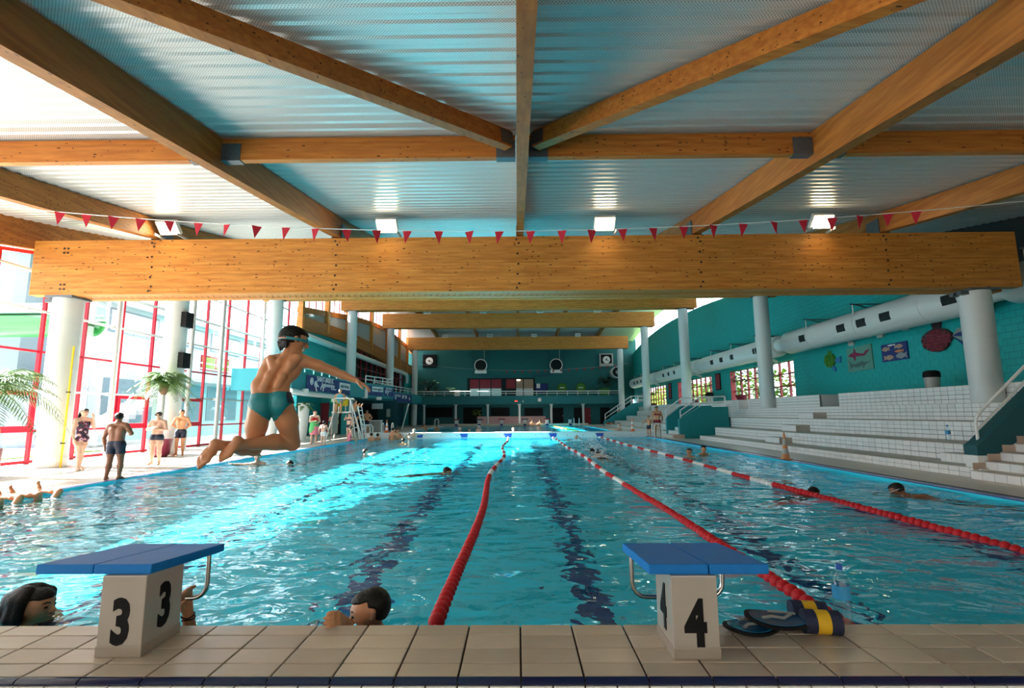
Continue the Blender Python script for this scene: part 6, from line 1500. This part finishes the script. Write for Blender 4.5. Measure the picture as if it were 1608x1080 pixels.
figure('girl in pink sitting on the left pool edge with her legs in the water', 1.30, (-8.12, 25.0, -.45), PI/2+.5, dict(kneeL=(-.06, -.20, .43), kneeR=(.06, -.20, .43), ankL=(-.06, -.22, .20), ankR=(.06, -.22, .20), pel=(0, .02, .42), hipL=(-.055, 0, .42), hipR=(.055, 0, .42), waist=(0, .02, .50), chest=(0, -.01, .63), neck=(0, -.03, .73), shL=(-.11, -.02, .70), shR=(.11, -.02, .70), head=(0, -.05, .82), elL=(-.15, -.05, .56), elR=(.15, -.05, .56), wrL=(-.10, -.16, .48), wrR=(.10, -.16, .48)), 'skin_pale', 'hair_brown', ('swimsuit', 'cloth_pink', 'one_piece'), .015, 1.0)
figure('lifeguard in a cyan shirt and yellow shorts sitting on the high chair', 1.66, (-9.42, 27.1, 1.0), .2, dict(pel=(0, .02, .50), kneeL=(-.07, -.24, .49), kneeR=(.07, -.24, .49), ankL=(-.07, -.25, .27), ankR=(.07, -.25, .27), hipL=(-.055, 0, .50), hipR=(.055, 0, .50), elL=(-.17, -.05, .66), elR=(.17, -.05, .66), wrL=(-.09, -.2, .60), wrR=(.09, -.2, .60)), 'skin_tan', 'hair_brown', ('shorts', 'yellow', 'shorts'), .016, 1.0)
t_ = [q for q in bpy.data.objects if q.get('label', '').startswith('lifeguard in a cyan')][0]
MB().lathe([(.15, .86), (.17, 1.1), (.19, 1.28), (.12, 1.36), (.06, 1.39)], (0, 0, 0), 14, cap=False).build('shirt', 'cloth_cyan', t_, smooth=True)
figure('bare backed boy climbing the ladder of the lifeguard chair', 1.45, (-8.62, 27.1, .62), PI/2+PI/2*.6, dict(kneeL=(-.07, -.10, .36), ankL=(-.07, -.02, .18), elL=(-.15, -.12, .74), wrL=(-.12, -.22, .82), elR=(.15, -.12, .74), wrR=(.12, -.22, .82)), 'skin_tan', 'hair_black', ('trunks', 'trunk_navy', 'boxer'), .016, 1.0, eyes=False)
# ---------------------------------------------------------------- right side and the far pool
figure('woman in a dark red bikini standing by the right pool ladder', 1.64, (7.28, 27.0, 0), -.25, dict(face=(-.5, -1, -.35), elR=(.17, .03, .64), wrR=(.15, -.03, .52), elL=(-.15, .0, .64), wrL=(-.13, -.06, .52)), 'skin_tan', 'hair_black', ('bikini_bottom', 'red_dark', 'brief'), .013, 1.1, bikini=True)
figure('tanned child half hidden beside the woman in the bikini', 1.15, (6.98, 27.5, 0), -.6, dict(elL=(-.22, -.02, .70), wrL=(-.30, -.05, .60)), 'skin_tan', 'hair_black', ('trunks', 'trunk_navy', 'boxer'), .014, 1.0, headk=1.1)
figure('bathing man leaning on the bulkhead, arms stretched towards the right cone', 1.72, (5.95, 30.25, -.98), -PI/2, dict(face=(1, -.2, .1), elL=(-.14, -.17, .74), wrL=(-.10, -.31, .75), elR=(.16, -.16, .745), wrR=(.12, -.30, .77)), 'skin_pale', 'hair_brown', ('trunks', 'trunk_navy', 'boxer'), .016, 1.1)
def lying(label, x, y, z, rz, skin, suit, h=1.5):
    t, *_ = figure(label, h, (x, y, z), 0, dict(face=(0, -1, .3)), skin, 'hair_black', suit, .018, 1.0, eyes=False); t.rotation_euler = (-PI/2, 0, rz); return t
lying('reddish sunbather lying on the lowest step of the far stand', 9.25, 50.4, .20+.09, .25, 'skin_tan', ('trunks', 'red_dark', 'boxer'))
for k, (px, l) in enumerate(((836, 'left of two bathers leaning on the far pool edge'), (848, 'right of two bathers leaning on the far pool edge'))):
    x = aty(px, 665, 55.9).x; figure(l, 1.7, (x, 55.85, -1.05), PI, dict(elL=(-.18, -.12, .72), wrL=(-.1, -.2, .75), elR=(.18, -.12, .72), wrR=(.1, -.2, .75)), 'skin_tan', 'hair_black', ('trunks', 'trunk_navy', 'boxer'), .022, 1.0, eyes=False)
for k, (px, Y, z, l, cp, rz) in enumerate(((722, 33, -1.15, 'white capped swimmer at the left of the far pool', 'cap_white', 1.2), (737, 33, -1.2, 'dark haired bather second from left in the far pool', None, .3), (752, 34, -1.05, 'sunlit bather with raised arm in the far pool', 'cap_white', -.5), (806, 31.2, -1.12, 'bald looking bather just behind the bulkhead at mid pool', 'skin_tan', .2), (686, 44, -1.2, 'dim bather at the far left of the second pool', None, .2), (667, 45, -1.15, 'dim bather beside the last left column of the second pool', None, -.2))):
    x = aty(px, 672, Y).x; figure(l, 1.6, (x, Y, z), rz, dict(elR=(.2, -.1, .82), wrR=(.18, -.2, .92)) if k == 2 else {}, 'skin_pale' if k < 4 else 'skin_tan', 'hair_black', ('trunks', 'trunk_navy', 'boxer'), .02, 1.0, cap_=cp)
# ---------------------------------------------------------------- swimmers and bathers in the near pool
def in_water(label, px, py, depth_z, h, rz, pose={}, Y=None, **kw):
    p = atz(px, py, WATER_Z); return figure(label, h, (p.x, p.y, WATER_Z-depth_z*h), rz, pose, **kw)
T_ = ('trunks', 'trunk_navy', 'boxer')
# pair hugging at the bulkhead, group in sunlight, singles
in_water('man holding a child at the left end of the bulkhead, facing away', 617, 690, .60, 1.6, 2.6, dict(elL=(-.2, -.05, .68), wrL=(-.12, -.2, .66)), skin='skin_tan', suit=T_, vx=.016, eyes=False)
in_water('dark haired bather behind the man holding a child', 624, 688.5, .66, 1.6, -.3, {}, skin='skin_tan', suit=T_, vx=.016)
in_water('pale sunlit bather with spread arms before the bulkhead', 650, 689, .64, 1.55, .2, dict(elR=(.25, 0, .80), wrR=(.38, 0, .83), elL=(-.22, 0, .78), wrL=(-.30, -.05, .74)), skin='skin_pale', suit=T_, vx=.016, cap_='cap_white')
in_water('dark haired child beside the sunlit bather with spread arms', 642, 690, .74, 1.35, 1.9, {}, skin='skin_pale', suit=T_, vx=.016, eyes=False)
in_water('dark haired bather hanging on the edge below the left pool ladder', 583, 691, .74, 1.5, 2.7, {}, skin='skin_tan', suit=T_, vx=.016, eyes=False)
in_water('dark haired bather at the corner right of the left pool ladder', 593, 690, .77, 1.5, 2.6, {}, skin='skin_tan', suit=T_, vx=.016, eyes=False)
in_water('dark round head of a swimmer before the bulkhead in the sunlit patch', 633, 697, .82, 1.5, 2.9, {}, skin='skin_tan', suit=T_, vx=.014, eyes=False)
in_water('brown haired head of a swimmer in the sunlit patch, pale arm beside it', 573, 714, .86, 1.5, 2.2, dict(elR=(.20, -.12, .84), wrR=(.12, -.22, .87)), skin='skin_pale', hair='hair_brown', suit=T_, vx=.012)
in_water('pale face of a bather under the feet of the diving boy', 404, 729, .80, 1.5, .35, dict(elL=(-.24, -.03, .80), wrL=(-.36, -.08, .82)), skin='skin_pale', suit=T_, vx=.011)
def swimmer(label, px, py, h, rz, skin='skin_tan', arm=None, cap_=None, sub=.03, **kw):
    p = atz(px, py, WATER_Z); ps = dict(face=(0, -.25, 1), up=(0, -1, .25), elL=(-.2, -.02, .92), wrL=(-.14, -.04, 1.05), elR=(.2, -.02, .92), wrR=(.14, -.04, 1.05))
    ps = dict(head=(0, .045, .925), face=(0, -.6, .8), up=(0, .8, .6), elL=(-.17, -.05, .92), wrL=(-.10, -.08, 1.03), elR=(.17, -.05, .92), wrR=(.10, -.08, 1.03), toeL=(0, -.3, -1), toeR=(0, -.3, -1))
    if arm: ps.update(arm)
    t, B, H, J = figure(label, h, (0, 0, 0), 0, ps, skin=skin, suit=T_, vx=.012, cap_=cap_, eyes=False, **kw)
    t.rotation_euler = Matrix(((math.cos(rz), -math.sin(rz), 0), (math.sin(rz), math.cos(rz), 0), (0, 0, 1))).to_euler()
    R = Matrix.Rotation(rz, 3, 'Z') @ Matrix.Rotation(PI/2*.90, 3, 'X')     # lay it prone, head towards -Y of its own frame, then turn
    t.rotation_euler = R.to_euler(); hd = R @ Vector(H[0]); t.location = Vector((p.x, p.y, WATER_Z+sub))-hd
    return t, B, H
sw, Bs, Hs = swimmer('dark haired swimmer with a white goggle strap near the right pool edge', 1409, 776, 1.72, PI+.62, 'skin_dark', sub=.06)
c, f, u, r, s = Hs
MB().tube([c+(f*math.cos(a)*.46+r*math.sin(a)*.43)*s+u*.02*s for a in np.linspace(0, 2*PI, 24, endpoint=False)], .005, 5, closed=True).build('goggle_strap', 'cloth_white', sw)
MB().tube([c-f*.47*s+u*.02*s, c-f*.46*s-u*.16*s+r*.05*s], .005, 5).build('strap_end', 'cloth_white', sw); MB().tube([c-f*.47*s+u*.02*s, c-f*.45*s-u*.10*s+r*.2*s], .005, 5).build('strap_end', 'cloth_white', sw)
swimmer('dark swimmer gliding just under the surface beside the right lane rope', 1278, 772, 1.6, 2.2, 'skin_dark', sub=-.03)
in_water('left of two dark heads swimming by the right pool edge', 1083, 716, .84, 1.55, -.8, {}, skin='skin_tan', suit=T_, vx=.012)
in_water('right of two dark heads swimming by the right pool edge, face to the camera', 1105, 712, .83, 1.55, .2, dict(elL=(-.2, -.1, .80), wrL=(-.1, -.24, .80), elR=(.2, -.1, .80), wrR=(.16, -.24, .80)), skin='skin_tan', suit=T_, vx=.012)
swimmer('front crawl swimmer far away beside the second lane rope', 905, 691, 1.65, PI*.55, 'skin_tan', dict(elL=(-.22, .14, .90), wrL=(-.14, .02, 1.02)), sub=.08)
swimmer('swimmer with splashing arms between the second and third lane ropes', 940, 717, 1.6, PI, 'skin_pale', sub=.10)
swimmer('dark head of a swimmer left of the first lane rope', 702, 742, 1.6, PI*.6, 'skin_tan', sub=.015)
swimmer('swimmer hidden in white splashes between the first two lane ropes', 930, 708, 1.6, PI, 'skin_pale', sub=-.02)
swimmer('dark back of a swimmer afloat near the diving boy', 455, 729, 1.5, PI*.5, 'skin_tan', sub=.0)
def splash(px, py, label, n, R, hgt, seed):
    p = atz(px, py, WATER_Z); r = random.Random(seed); m = MB()
    for k in range(n):
        a = r.uniform(0, 2*PI); q = R*abs(r.gauss(0, .5)); z = max(.0, hgt*r.random()*(1-q/(R*1.6))); s = r.uniform(.006, .018)
        m.lathe([(.0005, -s), (s*.8, -s*.3), (s*.8, s*.3), (.0005, s)], (q*math.cos(a)*1.6, q*math.sin(a), z+.01), 5)
    for k in range(6):
        a = r.uniform(0, 2*PI); m.tube([(0, 0, .02), (R*.5*math.cos(a), R*.5*math.sin(a), hgt*.5*r.random()), (R*math.cos(a), R*math.sin(a), .02)], [.012, .009, .004], 5)
    return tag(m.build('splash', 'foam_white', loc=tuple(p)), label, 'splash', None, 'stuff')
splash(930, 707, 'white splash of water kicked up between the first two lane ropes', 420, .55, .5, 1); splash(944, 719, 'small splash round the swimmer between the far lane ropes', 160, .4, .25, 2); splash(908, 692, 'small splash round the front crawl swimmer', 120, .4, .22, 3)
# ---------------------------------------------------------------- the three bathers at the near wall
hp = aty(50, 952, 3.55)
figure('dark haired girl in the water below block 3 at the left, head in profile', 1.60, (hp.x, hp.y, hp.z-.925*1.6), PI/2+.1, dict(face=(0, -1, -.05)), 'skin_tan', 'hair_black', ('swimsuit', 'trunk_navy', 'one_piece'), .008, 1.0, headk=1.12, long_hair=False)
t_ = [q for q in bpy.data.objects if q.get('label', '').startswith('dark haired girl in the water')][0]
hb = Body()
for k in range(17):
    a = -1.75+k*.24+(.05 if k % 2 else 0); cx, cy2 = .105*math.sin(a), .015+.115*math.cos(a); q = 1+.08*math.sin(k*2.6)
    hb.chain('hair', [(cx*.35, cy2*.4, 1.585), (cx*.95, cy2*.95, 1.545), (cx*1.12*q, cy2*1.15*q+.01, 1.44), (cx*1.05*q, cy2*1.2*q+.015, 1.33), (cx*.9, cy2*1.1+.02, 1.22)], [.034, .036, .032, .026, .012], .010)
me_ = hb.mesh(.006); me_.materials.append(MATS['hair_black']); me_.name = 'wet_hair'; o_ = bpy.data.objects.new('wet_hair', me_); COL.objects.link(o_); o_.parent = t_
mp_ = aty(582, 959, 3.05); wq = aty(530, 978, 2.72)
def mpose():
    h = 1.75; L = lambda p: tuple((np.array(p)-np.array([mp_.x, mp_.y, mp_.z-.925*h]))/h)
    rzm = 0
    w = (wq.x+.012, 2.80, .205); e = (wq.x+.06, 2.97, -.02)
    return dict(head=(0, 0, .925), face=(-.93, -.30, -.22), up=(-.3, 0, 1), wrL=L(w), elL=L(e), shL=(-.095, .05, .79), shR=(.11, .08, .79), neck=(.0, .05, .83), chest=(0, .08, .73), waist=(0, .1, .60), pel=(0, .1, .52), hdL=(-.08, -.75, .42), palmL=(0, -.45, -1), curl=.62)
tm, Bm, Hm, Jm = figure('dark haired man in the water gripping the near pool edge, looking left', 1.75, (mp_.x, mp_.y, mp_.z-.925*1.75), 0, mpose(), 'skin_tan', 'hair_black', T_, .0065, 1.0, headk=1.0, hfront=.17)
# the swimmer hidden behind block 3, one hand on its grab bar
def bar_bather():
    h = 1.6; hx = np.array([-2.13, 3.22, .10]); o = hx-np.array([0, 0, .925*h]); L = lambda p: tuple((np.array(p)-o)/h)
    gp = GRAB3; w = (gp[0]+.008, gp[1]+.028, gp[2]-.075); e = (gp[0]+.035, gp[1]+.06, gp[2]-.31)
    return figure('bather hidden behind block 3, hand with dark bracelets gripping its bar', h, tuple(o), 0, dict(face=(.3, -1, .1), shR=(.12, -.03, .78), shL=(-.11, .03, .79), wrR=L(w), elR=L(e), hdR=(-.10, -.20, 1), palmR=(0, -1, .0), curl=1.15), 'skin_tan', 'hair_black', T_, .006, 1.0), w, e
GRAB3 = (-1.70, 2.86, .29)
if 'BAR' in globals(): GRAB3 = BAR
(tb_, Bb, Hb, Jb), w_, e_ = bar_bather()
o_ = np.array(tb_.location)
for k in (.10, .16):
    c = np.array(w_)*(1-k)+np.array(e_)*k-o_; d = unit(np.array(e_)-np.array(w_)); a_ = unit(np.cross(d, [1, 0, 0])); b_ = np.cross(d, a_)
    MB().tube([c+(a_*math.cos(q)+b_*math.sin(q))*.031+d*.004*math.sin(2*q+k*30) for q in np.linspace(0, 2*PI, 20, endpoint=False)], .0035, 5, closed=True).build('bracelet', 'black', tb_)
